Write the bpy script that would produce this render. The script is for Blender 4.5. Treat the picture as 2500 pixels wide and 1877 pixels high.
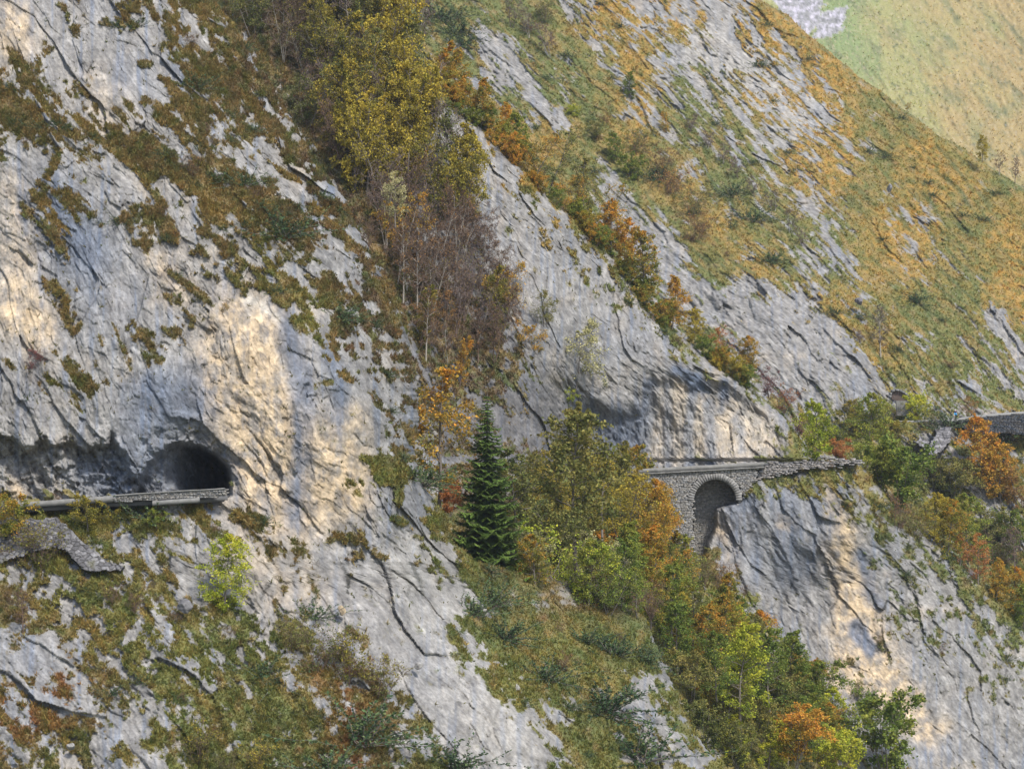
import bpy, math, random
import numpy as np
from mathutils import Vector, Matrix, Quaternion

for o in list(bpy.data.objects):
    bpy.data.objects.remove(o)
SC = bpy.context.scene
COL = SC.collection

# ------------------------------------------------------------------ camera
F, CX, CY = 6944.0, 1250.0, 938.5          # focal length and centre in photo pixels
cd = bpy.data.cameras.new("camera")
cam = bpy.data.objects.new("camera", cd)
COL.objects.link(cam)
cam.rotation_euler = (math.radians(90), 0, 0)
cd.sensor_width = 36.0
cd.lens = F / 2500.0 * 36.0
cd.clip_start, cd.clip_end = 1.0, 6000.0
SC.camera = cam

# ------------------------------------------------------------------ light
SUN_EL, SUN_AZ = math.radians(50), math.radians(150)   # azimuth from +Y towards +X
world = bpy.data.worlds.new("World")
SC.world = world
world.use_nodes = True
wn = world.node_tree.nodes
sky = wn.new("ShaderNodeTexSky")
sky.sky_type = 'NISHITA'
sky.sun_disc = False
sky.sun_elevation = SUN_EL
sky.sun_rotation = SUN_AZ
sky.altitude = 1000
sky.dust_density = 3.0
world.node_tree.links.new(sky.outputs[0], wn["Background"].inputs[0])
wn["Background"].inputs[1].default_value = 0.122
ld = bpy.data.lights.new("sun", 'SUN')
ld.energy = 2.55
ld.angle = math.radians(9)
ld.color = (1.0, 0.955, 0.885)
sun = bpy.data.objects.new("sun", ld)
COL.objects.link(sun)
sd = Vector((math.sin(SUN_AZ) * math.cos(SUN_EL), math.cos(SUN_AZ) * math.cos(SUN_EL), math.sin(SUN_EL)))
sun.rotation_euler = sd.to_track_quat('Z', 'Y').to_euler()
SC.view_settings.view_transform = 'Standard'
SC.view_settings.look = 'None'
SC.view_settings.exposure = 0.92
SC.view_settings.gamma = 1.0
SC.cycles.max_bounces = 5
SC.cycles.diffuse_bounces = 3
SC.cycles.transmission_bounces = 3

# ------------------------------------------------------------------ helpers: objects
def tag(o, label=None, cat=None, group=None, kind=None):
    if label: o["label"] = label
    if cat: o["category"] = cat
    if group: o["group"] = group
    if kind: o["kind"] = kind
    return o

def at(px, py, Y):
    """photo pixel at distance Y -> point in the place"""
    return Vector(((px - CX) / F * Y, Y, (CY - py) / F * Y))

def make_mesh(name, V, faces, mat=None, parent=None, cols=None, mats=None, mat_idx=None, smooth=False, loc=None):
    """V (n,3) array; faces: (m,3|4) int array or list of such arrays"""
    if not isinstance(faces, list): faces = [faces]
    faces = [np.asarray(f, dtype=np.int32) for f in faces if len(f)]
    me = bpy.data.meshes.new(name)
    V = np.asarray(V, dtype=np.float32)
    me.vertices.add(len(V))
    me.vertices.foreach_set("co", V.ravel())
    loops = np.concatenate([f.ravel() for f in faces])
    tot = np.concatenate([np.full(len(f), f.shape[1], np.int32) for f in faces])
    start = np.concatenate([[0], np.cumsum(tot)[:-1]]).astype(np.int32)
    me.loops.add(len(loops)); me.loops.foreach_set("vertex_index", loops)
    me.polygons.add(len(tot))
    me.polygons.foreach_set("loop_start", start)
    me.polygons.foreach_set("loop_total", tot)
    if smooth: me.polygons.foreach_set("use_smooth", np.ones(len(tot), bool))
    for m in (mats or ([mat] if mat else [])): me.materials.append(m)
    if mat_idx is not None: me.polygons.foreach_set("material_index", np.asarray(mat_idx, np.int32))
    if cols is not None:
        a = me.color_attributes.new("col", 'FLOAT_COLOR', 'POINT')
        c = np.ones((len(V), 4), np.float32); c[:, :cols.shape[1]] = cols
        a.data.foreach_set("color", c.ravel())
    me.update(calc_edges=True)
    me.validate()
    o = bpy.data.objects.new(name, me)
    COL.objects.link(o)
    if parent: o.parent = parent
    if loc is not None: o.location = loc
    return o

def empty(name, loc, rz=0.0):
    o = bpy.data.objects.new(name, None)
    COL.objects.link(o)
    o.location = loc; o.rotation_euler = (0, 0, rz)
    o.empty_display_size = 0.3
    return o

class MB:
    """collects boxes, tubes and strips for one mesh"""
    def __init__(s): s.v, s.f4, s.f3, s.n, s.c = [], [], [], 0, []
    def add(s, V, q=None, t=None, col=None):
        V = np.asarray(V, float)
        if q is not None: s.f4.append(np.asarray(q) + s.n)
        if t is not None: s.f3.append(np.asarray(t) + s.n)
        s.v.append(V); s.n += len(V)
        if col is not None: s.c.append(np.tile(np.asarray(col, float), (len(V), 1)))
    def hexa(s, P, col=None):
        """8 corners: bottom ring 4 then top ring 4"""
        s.add(P, [[3, 2, 1, 0], [4, 5, 6, 7], [0, 1, 5, 4], [1, 2, 6, 5], [2, 3, 7, 6], [3, 0, 4, 7]], col=col)
    def box(s, x0, x1, y0, y1, z0, z1, col=None):
        s.hexa([(x0, y0, z0), (x1, y0, z0), (x1, y1, z0), (x0, y1, z0), (x0, y0, z1), (x1, y0, z1), (x1, y1, z1), (x0, y1, z1)], col)
    def tube(s, pts, rad, k=5, col=None):
        pts = [np.asarray(p, float) for p in pts]
        n = len(pts); V = []
        for i, p in enumerate(pts):
            d = pts[min(i + 1, n - 1)] - pts[max(i - 1, 0)]
            d = d / (np.linalg.norm(d) + 1e-9)
            u = np.cross(d, (0.31, 0.77, 0.55)); u /= np.linalg.norm(u) + 1e-9
            w = np.cross(d, u)
            r = rad[i] if hasattr(rad, '__len__') else rad
            for j in range(k):
                a = 2 * math.pi * j / k
                V.append(p + r * (math.cos(a) * u + math.sin(a) * w))
        q = [[i * k + j, i * k + (j + 1) % k, (i + 1) * k + (j + 1) % k, (i + 1) * k + j] for i in range(n - 1) for j in range(k)]
        s.add(V, q, col=col)
    def build(s, name, mat=None, parent=None, smooth=False, loc=None, mats=None):
        V = np.concatenate(s.v)
        fs = []
        if s.f4: fs.append(np.concatenate(s.f4))
        if s.f3: fs.append(np.concatenate(s.f3))
        return make_mesh(name, V, fs, mat, parent, np.concatenate(s.c) if s.c else None, smooth=smooth, loc=loc, mats=mats)

# ------------------------------------------------------------------ helpers: noise (numpy)
_rng = np.random.RandomState(7)
_G = _rng.rand(256, 256) * 2 * np.pi
_GX, _GY = np.cos(_G), np.sin(_G)
_R = [_rng.rand(256, 256) for _ in range(5)]

def gn(x, y, s=0):
    """2-D gradient noise, about -1..1"""
    x = x + s * 37.17; y = y + s * 91.73
    xi = np.floor(x).astype(np.int64); yi = np.floor(y).astype(np.int64)
    fx = x - xi; fy = y - yi
    u = fx * fx * fx * (fx * (fx * 6 - 15) + 10); v = fy * fy * fy * (fy * (fy * 6 - 15) + 10)
    x0, x1, y0, y1 = xi & 255, (xi + 1) & 255, yi & 255, (yi + 1) & 255
    def g(a, b, dx, dy): return _GX[a, b] * dx + _GY[a, b] * dy
    n0 = g(x0, y0, fx, fy); n1 = g(x1, y0, fx - 1, fy); n2 = g(x0, y1, fx, fy - 1); n3 = g(x1, y1, fx - 1, fy - 1)
    return 1.5 * ((n0 * (1 - u) + n1 * u) * (1 - v) + (n2 * (1 - u) + n3 * u) * v)

def fbm(x, y, s=0, o=4, gain=0.5, lac=2.03):
    r = 0; a = 1; t = 0
    for i in range(o):
        r = r + a * gn(x, y, s + i * 3); t += a * a
        x, y, a = x * lac, y * lac, a * gain
    return r / math.sqrt(t)

def ridged(x, y, s=0, o=4, gain=0.5):
    r = 0; a = 1; t = 0
    for i in range(o):
        r = r + a * (1 - np.abs(gn(x, y, s + i * 5))) ** 2; t += a
        x, y, a = x * 2.07, y * 2.07, a * gain
    return r / t

def facet(x, y, s=0, tilt=0.6, jump=0.5):
    """broken blocks: nearest cell's own tilted plane; also distance to the cell border"""
    x = x + s * 17.3; y = y + s * 53.9
    xi = np.floor(x).astype(np.int64); yi = np.floor(y).astype(np.int64)
    b1 = np.full(x.shape, 9.0); b2 = np.full(x.shape, 9.0); h = np.zeros(x.shape); tone = np.zeros(x.shape)
    for i in (-1, 0, 1):
        for j in (-1, 0, 1):
            a, b = (xi + i) & 255, (yi + j) & 255
            dx = x - (xi + i + _R[0][a, b]); dy = y - (yi + j + _R[1][a, b])
            d = dx * dx + dy * dy
            hv = (_R[2][a, b] - 0.5) * 2 * jump + (_R[3][a, b] - 0.5) * 2 * tilt * dx + (_R[4][a, b] - 0.5) * 2 * tilt * dy
            c = d < b1
            b2 = np.where(c, b1, np.minimum(b2, d))
            h = np.where(c, hv, h); tone = np.where(c, _R[3][b, a], tone); b1 = np.where(c, d, b1)
    facet.tone = tone
    return h, np.sqrt(b2) - np.sqrt(b1)

def uni(n):
    """noise with unit-ish variance -> roughly uniform 0..1"""
    s = n.std() + 1e-9; z = (n - n.mean()) / s
    return 1 / (1 + np.exp(-1.702 * z))

def sst(a, b, x):
    t = np.clip((x - a) / (b - a), 0, 1)
    return t * t * (3 - 2 * t)

def mix(a, b, t):
    t = t[..., None] if np.ndim(t) and np.ndim(a) != np.ndim(t) or np.ndim(b) == 1 and np.ndim(t) else t
    return a * (1 - t) + b * t

# masks drawn as outlines over the slopes, 4 photo pixels a cell, from -200..2900 by -200..2100
MS, MX0, MY0, MW, MH = 4, -200, -200, 775, 575
_gy, _gx = np.mgrid[0:MH, 0:MW]
_gx = _gx * MS + MX0; _gy = _gy * MS + MY0
def _blur(a, r):
    if r < 1: return a
    for ax in (0, 1):
        for _ in range(2):
            p = np.concatenate([np.repeat(np.take(a, [0], ax), r + 1, ax), a, np.repeat(np.take(a, [-1], ax), r, ax)], ax)
            c = np.cumsum(p, ax)
            n = a.shape[ax]
            a = (np.take(c, range(2 * r + 1, 2 * r + 1 + n), ax) - np.take(c, range(0, n), ax)) / (2 * r + 1)
    return a
def poly(pts, blur=12):
    ins = np.zeros((MH, MW), bool)
    n = len(pts)
    for i in range(n):
        (x1, y1), (x2, y2) = pts[i], pts[(i + 1) % n]
        if y1 == y2: continue
        c = ((y1 > _gy) != (y2 > _gy)) & (_gx < (x2 - x1) * (_gy - y1) / (y2 - y1) + x1)
        ins ^= c
    return _blur(ins.astype(float), int(blur / MS))
def stroke(pts, w, blur=6):
    m = np.zeros((MH, MW))
    for (x1, y1), (x2, y2) in zip(pts[:-1], pts[1:]):
        L2 = (x2 - x1) ** 2 + (y2 - y1) ** 2
        t = np.clip(((_gx - x1) * (x2 - x1) + (_gy - y1) * (y2 - y1)) / L2, 0, 1)
        d = np.hypot(_gx - x1 - t * (x2 - x1), _gy - y1 - t * (y2 - y1))
        m = np.maximum(m, (d < w).astype(float))
    return _blur(m, int(blur / MS))
def grid_sample(a, x, y):
    x = np.clip(x, 0, a.shape[1] - 1.001); y = np.clip(y, 0, a.shape[0] - 1.001)
    xi = x.astype(int); yi = y.astype(int); fx = x - xi; fy = y - yi
    return (a[yi, xi] * (1 - fx) + a[yi, xi + 1] * fx) * (1 - fy) + (a[yi + 1, xi] * (1 - fx) + a[yi + 1, xi + 1] * fx) * fy
def msk(m, px, py): return grid_sample(m, (px - MX0) / MS, (py - MY0) / MS)

def tps(pts):
    """thin-plate surface through (px, py, value)"""
    P = np.array(pts, float); X = P[:, :2] / 500.0; n = len(X)
    d = np.linalg.norm(X[:, None] - X[None], axis=2)
    K = np.where(d > 0, d * d * np.log(d + 1e-12), 0) + np.eye(n) * 1e-3
    A = np.zeros((n + 3, n + 3)); A[:n, :n] = K; A[:n, n] = 1; A[:n, n + 1:] = X; A[n:, :n] = A[:n, n:].T
    w = np.linalg.solve(A, np.concatenate([P[:, 2], [0, 0, 0]]))
    def f(px, py):
        px = np.asarray(px, float) / 500.0; py = np.asarray(py, float) / 500.0
        r = w[n] + w[n + 1] * px + w[n + 2] * py
        for i in range(n):
            d2 = (px - X[i, 0]) ** 2 + (py - X[i, 1]) ** 2
            r = r + w[i] * 0.5 * d2 * np.log(d2 + 1e-12)
        return r
    return f

# ------------------------------------------------------------------ materials
def new_mat(name):
    m = bpy.data.materials.new(name); m.use_nodes = True
    nt = m.node_tree; b = nt.nodes["Principled BSDF"]
    return m, nt, b
def N(nt, t, **kw):
    n = nt.nodes.new(t)
    for k, v in kw.items(): setattr(n, k, v)
    return n

def terrain_mat(name, scale, bump=0.35, dist=0.12):
    m, nt, b = new_mat(name)
    L = nt.links.new
    at_ = N(nt, "ShaderNodeVertexColor", layer_name="col")
    geo = N(nt, "ShaderNodeNewGeometry")
    n1 = N(nt, "ShaderNodeTexNoise"); n1.inputs["Scale"].default_value = scale; n1.inputs["Detail"].default_value = 6; n1.inputs["Roughness"].default_value = 0.7
    L(geo.outputs["Position"], n1.inputs["Vector"])
    mr = N(nt, "ShaderNodeMapRange"); mr.inputs[1].default_value = 0.3; mr.inputs[2].default_value = 0.7; mr.inputs[3].default_value = 0.72; mr.inputs[4].default_value = 1.28
    L(n1.outputs["Fac"], mr.inputs[0])
    mx = N(nt, "ShaderNodeVectorMath", operation='SCALE')
    L(at_.outputs["Color"], mx.inputs[0]); L(mr.outputs[0], mx.inputs["Scale"])
    L(mx.outputs[0], b.inputs["Base Color"])
    b.inputs["Roughness"].default_value = 0.92
    b.inputs["Specular IOR Level"].default_value = 0.25
    v = N(nt, "ShaderNodeTexVoronoi", feature='DISTANCE_TO_EDGE'); v.inputs["Scale"].default_value = scale * 0.6
    wv = N(nt, "ShaderNodeTexNoise"); wv.inputs["Scale"].default_value = scale * 0.5
    L(geo.outputs["Position"], wv.inputs["Vector"])
    ad = N(nt, "ShaderNodeVectorMath", operation='ADD'); L(geo.outputs["Position"], ad.inputs[0]); L(wv.outputs["Color"], ad.inputs[1])
    L(ad.outputs[0], v.inputs["Vector"])
    sm = N(nt, "ShaderNodeMath", operation='ADD'); L(v.outputs["Distance"], sm.inputs[0]); L(n1.outputs["Fac"], sm.inputs[1])
    bp = N(nt, "ShaderNodeBump"); bp.inputs["Strength"].default_value = bump; bp.inputs["Distance"].default_value = dist
    L(sm.outputs[0], bp.inputs["Height"]); L(bp.outputs[0], b.inputs["Normal"])
    return m

def simple_mat(name, col, scale=3.0, var=0.3, rough=0.9, bump=0.0, vcol=False):
    m, nt, b = new_mat(name)
    L = nt.links.new
    geo = N(nt, "ShaderNodeNewGeometry")
    n1 = N(nt, "ShaderNodeTexNoise"); n1.inputs["Scale"].default_value = scale; n1.inputs["Detail"].default_value = 5; n1.inputs["Roughness"].default_value = 0.65
    L(geo.outputs["Position"], n1.inputs["Vector"])
    mr = N(nt, "ShaderNodeMapRange"); mr.inputs[1].default_value = 0.3; mr.inputs[2].default_value = 0.7; mr.inputs[3].default_value = 1 - var; mr.inputs[4].default_value = 1 + var
    L(n1.outputs["Fac"], mr.inputs[0])
    mx = N(nt, "ShaderNodeVectorMath", operation='SCALE')
    if vcol:
        a = N(nt, "ShaderNodeVertexColor", layer_name="col"); L(a.outputs["Color"], mx.inputs[0])
    else: mx.inputs[0].default_value = col
    L(mr.outputs[0], mx.inputs["Scale"])
    L(mx.outputs[0], b.inputs["Base Color"])
    b.inputs["Roughness"].default_value = rough
    b.inputs["Specular IOR Level"].default_value = 0.25
    if bump:
        bp = N(nt, "ShaderNodeBump"); bp.inputs["Strength"].default_value = 0.5; bp.inputs["Distance"].default_value = bump
        L(n1.outputs["Fac"], bp.inputs["Height"]); L(bp.outputs[0], b.inputs["Normal"])
    return m

def leaf_mat(name, c0, c1, c2, trans=0.35):
    """per-leaf colour from a stored random value, each plant a little different"""
    m, nt, b = new_mat(name)
    L = nt.links.new
    a = N(nt, "ShaderNodeVertexColor", layer_name="col")
    oi = N(nt, "ShaderNodeObjectInfo")
    sp = N(nt, "ShaderNodeSeparateColor"); L(a.outputs["Color"], sp.inputs[0])
    sh = N(nt, "ShaderNodeMapRange"); sh.inputs[3].default_value = -0.18; sh.inputs[4].default_value = 0.18
    L(oi.outputs["Random"], sh.inputs[0])
    ad = N(nt, "ShaderNodeMath", operation='ADD'); L(sp.outputs[0], ad.inputs[0]); L(sh.outputs[0], ad.inputs[1])
    cr = N(nt, "ShaderNodeValToRGB"); e = cr.color_ramp.elements
    e[0].position = 0.05; e[0].color = (*c0, 1); e[1].position = 0.95; e[1].color = (*c2, 1)
    k = e.new(0.5); k.color = (*c1, 1)
    L(ad.outputs[0], cr.inputs[0])
    br = N(nt, "ShaderNodeMapRange"); br.inputs[3].default_value = 0.65; br.inputs[4].default_value = 1.3
    L(sp.outputs[1], br.inputs[0])
    mx = N(nt, "ShaderNodeVectorMath", operation='SCALE'); L(cr.outputs[0], mx.inputs[0]); L(br.outputs[0], mx.inputs["Scale"])
    L(mx.outputs[0], b.inputs["Base Color"]); b.inputs["Roughness"].default_value = 0.7; b.inputs["Specular IOR Level"].default_value = 0.2
    tr = N(nt, "ShaderNodeBsdfTranslucent"); L(mx.outputs[0], tr.inputs["Color"])
    ms = N(nt, "ShaderNodeMixShader"); ms.inputs[0].default_value = trans
    L(b.outputs[0], ms.inputs[1]); L(tr.outputs[0], ms.inputs[2])
    L(ms.outputs[0], nt.nodes["Material Output"].inputs["Surface"])
    return m
# ------------------------------------------------------------------ how much grass grows where (tenths, one digit per 50 photo pixels)
COVER = """
00221354767888888888899899876654332368888888888888
00031132634888888888777458877655432235888888888888
11410023577588888888785337787686443223488888888888
66221112388858888888468435867787544323358888888888
85342111378876888876238743676885655433356888888888
88542232654676888888125883488865765433446878888888
76678767654634688883112588788886676544457788888888
41324687656423588888112369997888667655468778888888
12312348887763358888101238998588866766568777888888
12452124438887335888110235899368886787767776788888
14522345268688634888111123689238888687867776678888
11621123346665434688111122368326778787756787768888
01511211133545633588111212248525778867645688767788
00310120242456543468111112124733667886754678777788
01230001521024664368322111212373346788766677887788
00140010351001245478533221111227435457877777888777
00032344210101135366544322111112732324688787778666
23323122300000123356545421111111263222577887777566
12434220000000022235545432111111114432245787667455
22134110000000011224444332000000001123223332434333
10011000000000001223444332100000000123423346754544
00000000000000000012444332100000000012377777645676
00000000000000000278655554322222222233456777656677
00000000000200001345666666666643211246788787755667
56753334361000011124577777777773321111012578777666
88878777445751001112357777777777431000001357887666
88785533443256414421248888888888552000010024458866
77755663231113522431347888888888875100001123345799
75488886321112431331246888888888886451000013334788
77458886785213321122135788888888876762000012223478
86657767889845422323125678888888886321000012322347
33256787888887553322123668888888488421000012222234
22457675655788775442113477888875488852101311222223
54355657768888877874212367888764688884210110111222
56643446689989888886311235778743468888421000111111
67754224689899988985521112478763247889963100011111
76655535899899998997542112269874335899998421111111
75555433899999998998643112269885335899999632211211
""".split()
COVER = np.array([[int(c) for c in (r + '8' * 50)[:50]] for r in COVER]) / 9.0
HUE = """
nnnnnnfffgggggooooooooyyy
nnnnnnffffgggggoggoooooyy
nnnnnnffffoggggoggoooggyy
nnnnnnnfffoooogogggoogoyy
nnnnnnnfffggogggoggoogoog
nnnnnnnffffggogggogggoogo
nnnnnnynffffgoggggoggoogo
nnnnnnnyfffffggygggoogggo
nnnnnnnyffffffggyggggogyg
nynnnnnynffffggggggggyggg
nnnnnnnngffffffggggyygygy
nnnnnnnngyffffyggggyyyggy
ggggngnnngyffffngggyyyygy
ygynynnnnnggffffynnngdggg
nygyngnnnngggnfffyyyngdgg
nnyyyggynngggyggggyynngdg
nrngyggnrnggygyggggynnngg
rrngggggrnggyggygyyynnnnn
ngnyggggrnggyggyyyyynnnnn
""".split()
HCOL = {'n': (.165, .125, .062), 'g': (.132, .138, .048), 'o': (.320, .195, .050), 'y': (.175, .160, .050),
        'd': (.042, .062, .024), 'r': (.175, .080, .035), 'f': (.095, .066, .042)}
HGRID = np.array([[HCOL[c] for c in r] for r in HUE])

def cover(px, py): return grid_sample(COVER, px / 50 - .5, py / 50 - .5)
def hue(px, py):
    return np.stack([grid_sample(HGRID[..., k], px / 100 - .5, py / 100 - .5) for k in range(3)], -1)

# tinted rock: iron stains, water streaks, fresh scars, and some painted shade
OCHRE = np.clip(
    poly([(560,690),(640,720),(690,800),(715,950),(770,1050),(870,1150),(900,1240),(820,1290),(700,1290),(640,1290),(560,1200),(545,1080),(500,980),(490,870),(520,760)], 36)
  + .9 * poly([(0,650),(60,690),(120,760),(140,860),(60,850),(0,800)], 20) + poly([(0,0),(50,20),(60,80),(40,160),(0,170)], 24)
  + .6 * poly([(0,430),(60,440),(50,560),(90,700),(0,640)], 24) + .6 * poly([(330,560),(430,600),(450,700),(400,720),(350,640)], 24)
  + .5 * poly([(180,150),(300,230),(330,330),(240,330)], 40) + .6 * poly([(690,350),(740,420),(760,480),(700,440)], 16)
  + .7 * poly([(790,1000),(880,980),(905,1150),(890,1260),(820,1200)], 24)
  + .8 * poly([(20,1150),(60,1190),(90,1235),(0,1230)], 12) + .5 * poly([(480,1280),(700,1300),(820,1480),(700,1500)], 60)
  + poly([(2030,1250),(2085,1290),(2130,1480),(2200,1600),(2270,1750),(2330,1790),(2230,1810),(2130,1710),(2020,1690),(2030,1560),(2050,1450),(2025,1350)], 16)
  + .75 * poly([(1590,940),(1640,930),(1700,970),(1880,1010),(1900,1100),(1620,1135),(1560,1100)], 12)
  + .9 * poly([(1738,1240),(1760,1250),(1790,1330),(1800,1400),(1775,1340)], 8) + .9 * poly([(1905,1255),(1930,1262),(1925,1285),(1908,1280)], 4)
  + .7 * poly([(2010,1165),(2030,1180),(2040,1270),(2020,1260)], 6) + .6 * poly([(1640,1180),(2000,1160),(2010,1400),(1900,1500)], 0) * 0, 0, 1)
BLUE = np.clip(
    stroke([(700,780),(725,900),(730,1010),(735,1110),(720,1280)], 14, 16) + .7 * stroke([(800,840),(830,950),(820,1050)], 12, 12)
  + .38 * poly([(1790,1185),(2020,1170),(2040,1280),(1990,1440),(1830,1440),(1780,1330)], 20)
  + .8 * poly([(80,400),(180,480),(260,600),(260,700),(140,640),(110,520)], 40) + .5 * poly([(300,930),(480,880),(540,1000),(430,1080),(300,1080)], 30)
  + .9 * stroke([(2105,1350),(2120,1450),(2145,1480)], 12, 8) + .9 * stroke([(2090,1530),(2125,1585)], 20, 4)
  + sum(.9 * stroke(p, w, 6) for p, w in [([(1627,940),(1632,1135)], 10), ([(1700,920),(1680,1050),(1683,1140)], 13), ([(1730,990),(1738,1130)], 12), ([(1650,905),(1720,945)], 14), ([(1770,930),(1760,1000)], 9), ([(1800,1010),(1810,1100)], 6), ([(1590,940),(1570,1090)], 14)])
  + .6 * poly([(1380,950),(1480,1010),(1600,1000),(1600,1130),(1480,1130)], 24) + .8 * poly([(150,1150),(280,1080),(560,1100),(560,1200),(300,1230)], 20) * .6, 0, 1)  # first patch: dark blue shade under the buttress overhang, painted into the rock
PALE = np.clip(.55 * poly([(1590,940),(1640,930),(1700,970),(1880,1010),(1900,1100),(1620,1135),(1560,1100)], 12) + .6 * stroke([(1860,1190),(1880,1330),(1870,1430)], 10, 8) + .5 * stroke([(1960,1190),(1975,1300)], 9, 8) + .4 * stroke([(1815,1260),(1820,1400)], 8, 8) + stroke([(600,725),(640,750),(675,780)], 9, 6) + .6 * poly([(960,1350),(1080,1300),(1180,1500),(1350,1877),(1180,1877),(1060,1650)], 60)
  + .6 * poly([(1640,1320),(1680,1320),(1650,1250)], 10) * 0 + .8 * poly([(1560,20),(1850,130),(2000,260),(2080,340),(1950,330),(1700,140)], 60), 0, 1)
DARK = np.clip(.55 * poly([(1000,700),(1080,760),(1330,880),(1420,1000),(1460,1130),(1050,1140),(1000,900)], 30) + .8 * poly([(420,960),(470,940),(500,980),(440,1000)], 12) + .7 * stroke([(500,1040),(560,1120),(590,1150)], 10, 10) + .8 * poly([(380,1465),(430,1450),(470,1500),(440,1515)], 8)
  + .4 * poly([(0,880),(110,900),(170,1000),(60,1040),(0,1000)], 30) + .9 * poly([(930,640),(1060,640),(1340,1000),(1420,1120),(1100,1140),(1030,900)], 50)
  + .5 * poly([(700,1190),(800,1190),(840,1260),(740,1260)], 24), 0, 1)  # soft shadow on the near cliff face, painted as darker rock

GREY, LGREY, OCH, BLU, PAL, DRK = (np.array(c) for c in [(.166, .158, .148), (.264, .252, .234), (.435, .330, .205), (.115, .143, .195), (.42, .39, .335), (.075, .073, .077)])

LAYERS = {}
class Layer: pass

def build_layer(name, rows, xL, xE, depth, step, zref, strata, amp, hook=None, round_w=45, round_r=5.0, jag=8, seed=0, mat=None, ncols=None, grassy=.0, warp=.45, gs=1.0, tone=1.0, slabs=None, extra=None, iso=1.0, floor_=0.0, low=0.0):
    """one mountainside: rows and columns of points, each with its own distance, broken into ledges and blocks"""
    py = np.arange(rows[0], rows[1], step, dtype=float)
    e = xE(py) + jag * fbm(py / 45, py * 0 + seed, seed, 4) + jag * .5 * fbm(py / 9, py * 0 + seed, seed + 2, 2)
    l = xL(py)
    nc = ncols or int(np.max(e - l) / step)
    t = np.linspace(0, 1, nc)
    PX = l[:, None] + t[None] * (e - l)[:, None]
    PY = np.repeat(py[:, None], nc, 1)
    Y = depth(PX, PY)
    d = e[:, None] - PX
    rr = np.clip(1 - d / round_w, 0, 1)
    Y = Y + round_r * (1 - np.sqrt(np.clip(1 - rr * rr * .98, 0, 1)))
    # local metres on the slope
    k = zref / F
    X, Z = (PX - CX) * k, (PY - CY) * k
    th = math.radians(strata)
    A = X * math.cos(th) + Z * math.sin(th)      # along the beds
    B = -X * math.sin(th) + Z * math.cos(th)     # across them
    base_iso = iso; lw = low * sst(1240, 1330, PY) * sst(1150, 950, PX - .45 * (PY - 1300)); iso = iso + .7 * lw
    wx, wz = fbm(X / 6, Z / 6, seed + 11, 3), fbm(X / 6, Z / 6, seed + 17, 3)
    Aw, Bw = A + warp * wx, B + warp * wz + 2.0 * fbm(X / 24, Z / 19, seed + 65, 2)
    f1, e1 = facet(Aw / 10, Bw / 2.6 + .12 * wx, seed + 1, 1.15, .34)
    f2, e2 = facet(Aw / 2.2 + f1, Bw / .9, seed + 2, 1.0, .7)
    t2 = facet.tone
    f3, e3 = facet(Aw / 1.1 + .4 * f2, Bw / .55 + .3 * f1, seed + 3, 1.1, .8); t3 = facet.tone
    f4, e4 = facet(Aw / .6, Bw / .32, seed + 7, 1.1, .8); t4 = facet.tone
    rg = ridged(Aw / 9, Bw / 1.6, seed + 4, 4)
    big = fbm(Aw / 14, Bw / 8, seed + 5, 3)
    ck = sst(-.1, .7, fbm(X / 5, Z / 5, seed + 61, 2))
    slab = sst(-.1, .9, fbm(Aw / 9, Bw / 4, seed + 6, 3))      # smooth slabs against shattered beds
    rock = amp * (1.7 * big + .95 * f1 + (.18 + .36 * slab) * f2 + (.11 + .20 * slab) * f3 + (.07 + .08 * slab) * f4 + (.20 + .6 * slab) * (rg - .5) + .05 * fbm(X / .35, Z / .35, seed + 9, 2) + .12 * ck * np.exp(-e1 * 16) + .14 * slab * np.exp(-e2 * 10))
    Yr = Y + rock
    # grass keeps to ledges: where the ground leans back
    dy = np.gradient(_blur(Yr, 2), axis=0) / (k * step)
    lean = np.clip(-dy, -1, 2.5)
    n = .55 * fbm(Aw / (5.0 * gs / iso), Bw / (1.0 * gs), seed + 21, 5, .66) + .50 * iso * fbm(X / 1.7, Z / 1.7, seed + 23, 5, .72) + .17 * iso * fbm(X / .45, Z / .45, seed + 25, 2)
    u = uni(n - .4 * (lean - _blur(lean, 22)))
    jx, jy = 22 * fbm(X / 3, Z / 3, seed + 27, 3), 22 * fbm(X / 3, Z / 3, seed + 29, 3)
    cov = cover(PX + jx, PY + jy)
    cov = np.clip((cov - .5) * 1.28 + .5 + grassy - .17 * lw, 0, 1)
    if extra is not None: cov = np.maximum(cov, msk(extra, PX + jx * .5, PY + jy * .5))
    if slabs is not None: cov = np.clip(np.maximum(cov, floor_) * (1 - .93 * msk(slabs, PX + jx * .5, PY + jy * .5)), 0, 1)
    g = sst(-.04, .04, cov - u)
    # colour
    v = fbm(X / 1.4, Z / 1.4, seed + 31, 5, .65); v2 = fbm(Aw / 3.5, Bw / .7, seed + 33, 4, .6)
    st = fbm(X / .55 + .35 * wx, Z / 9, seed + 35, 3)           # water streaks run straight down
    lich = sst(.35, .75, fbm(X / 1.1, Z / 1.1, seed + 37, 5, .7))
    rc = mix(GREY, LGREY, np.clip(.5 + .55 * v2, 0, 1))
    blue = np.clip(msk(BLUE, PX + jx * .4, PY + jy * .4) * 1.0 + .75 * sst(.05, .75, st) + .3 * sst(0, .8, fbm(X / 9, Z / 9, seed + 39, 3)), 0, 1)
    rc = mix(rc, np.array((.36, .305, .235)), .6 * sst(.2, 1.1, fbm(X / 5, Z / 5, seed + 63, 4)))
    rc = mix(rc, BLU, blue * .75)
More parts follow.
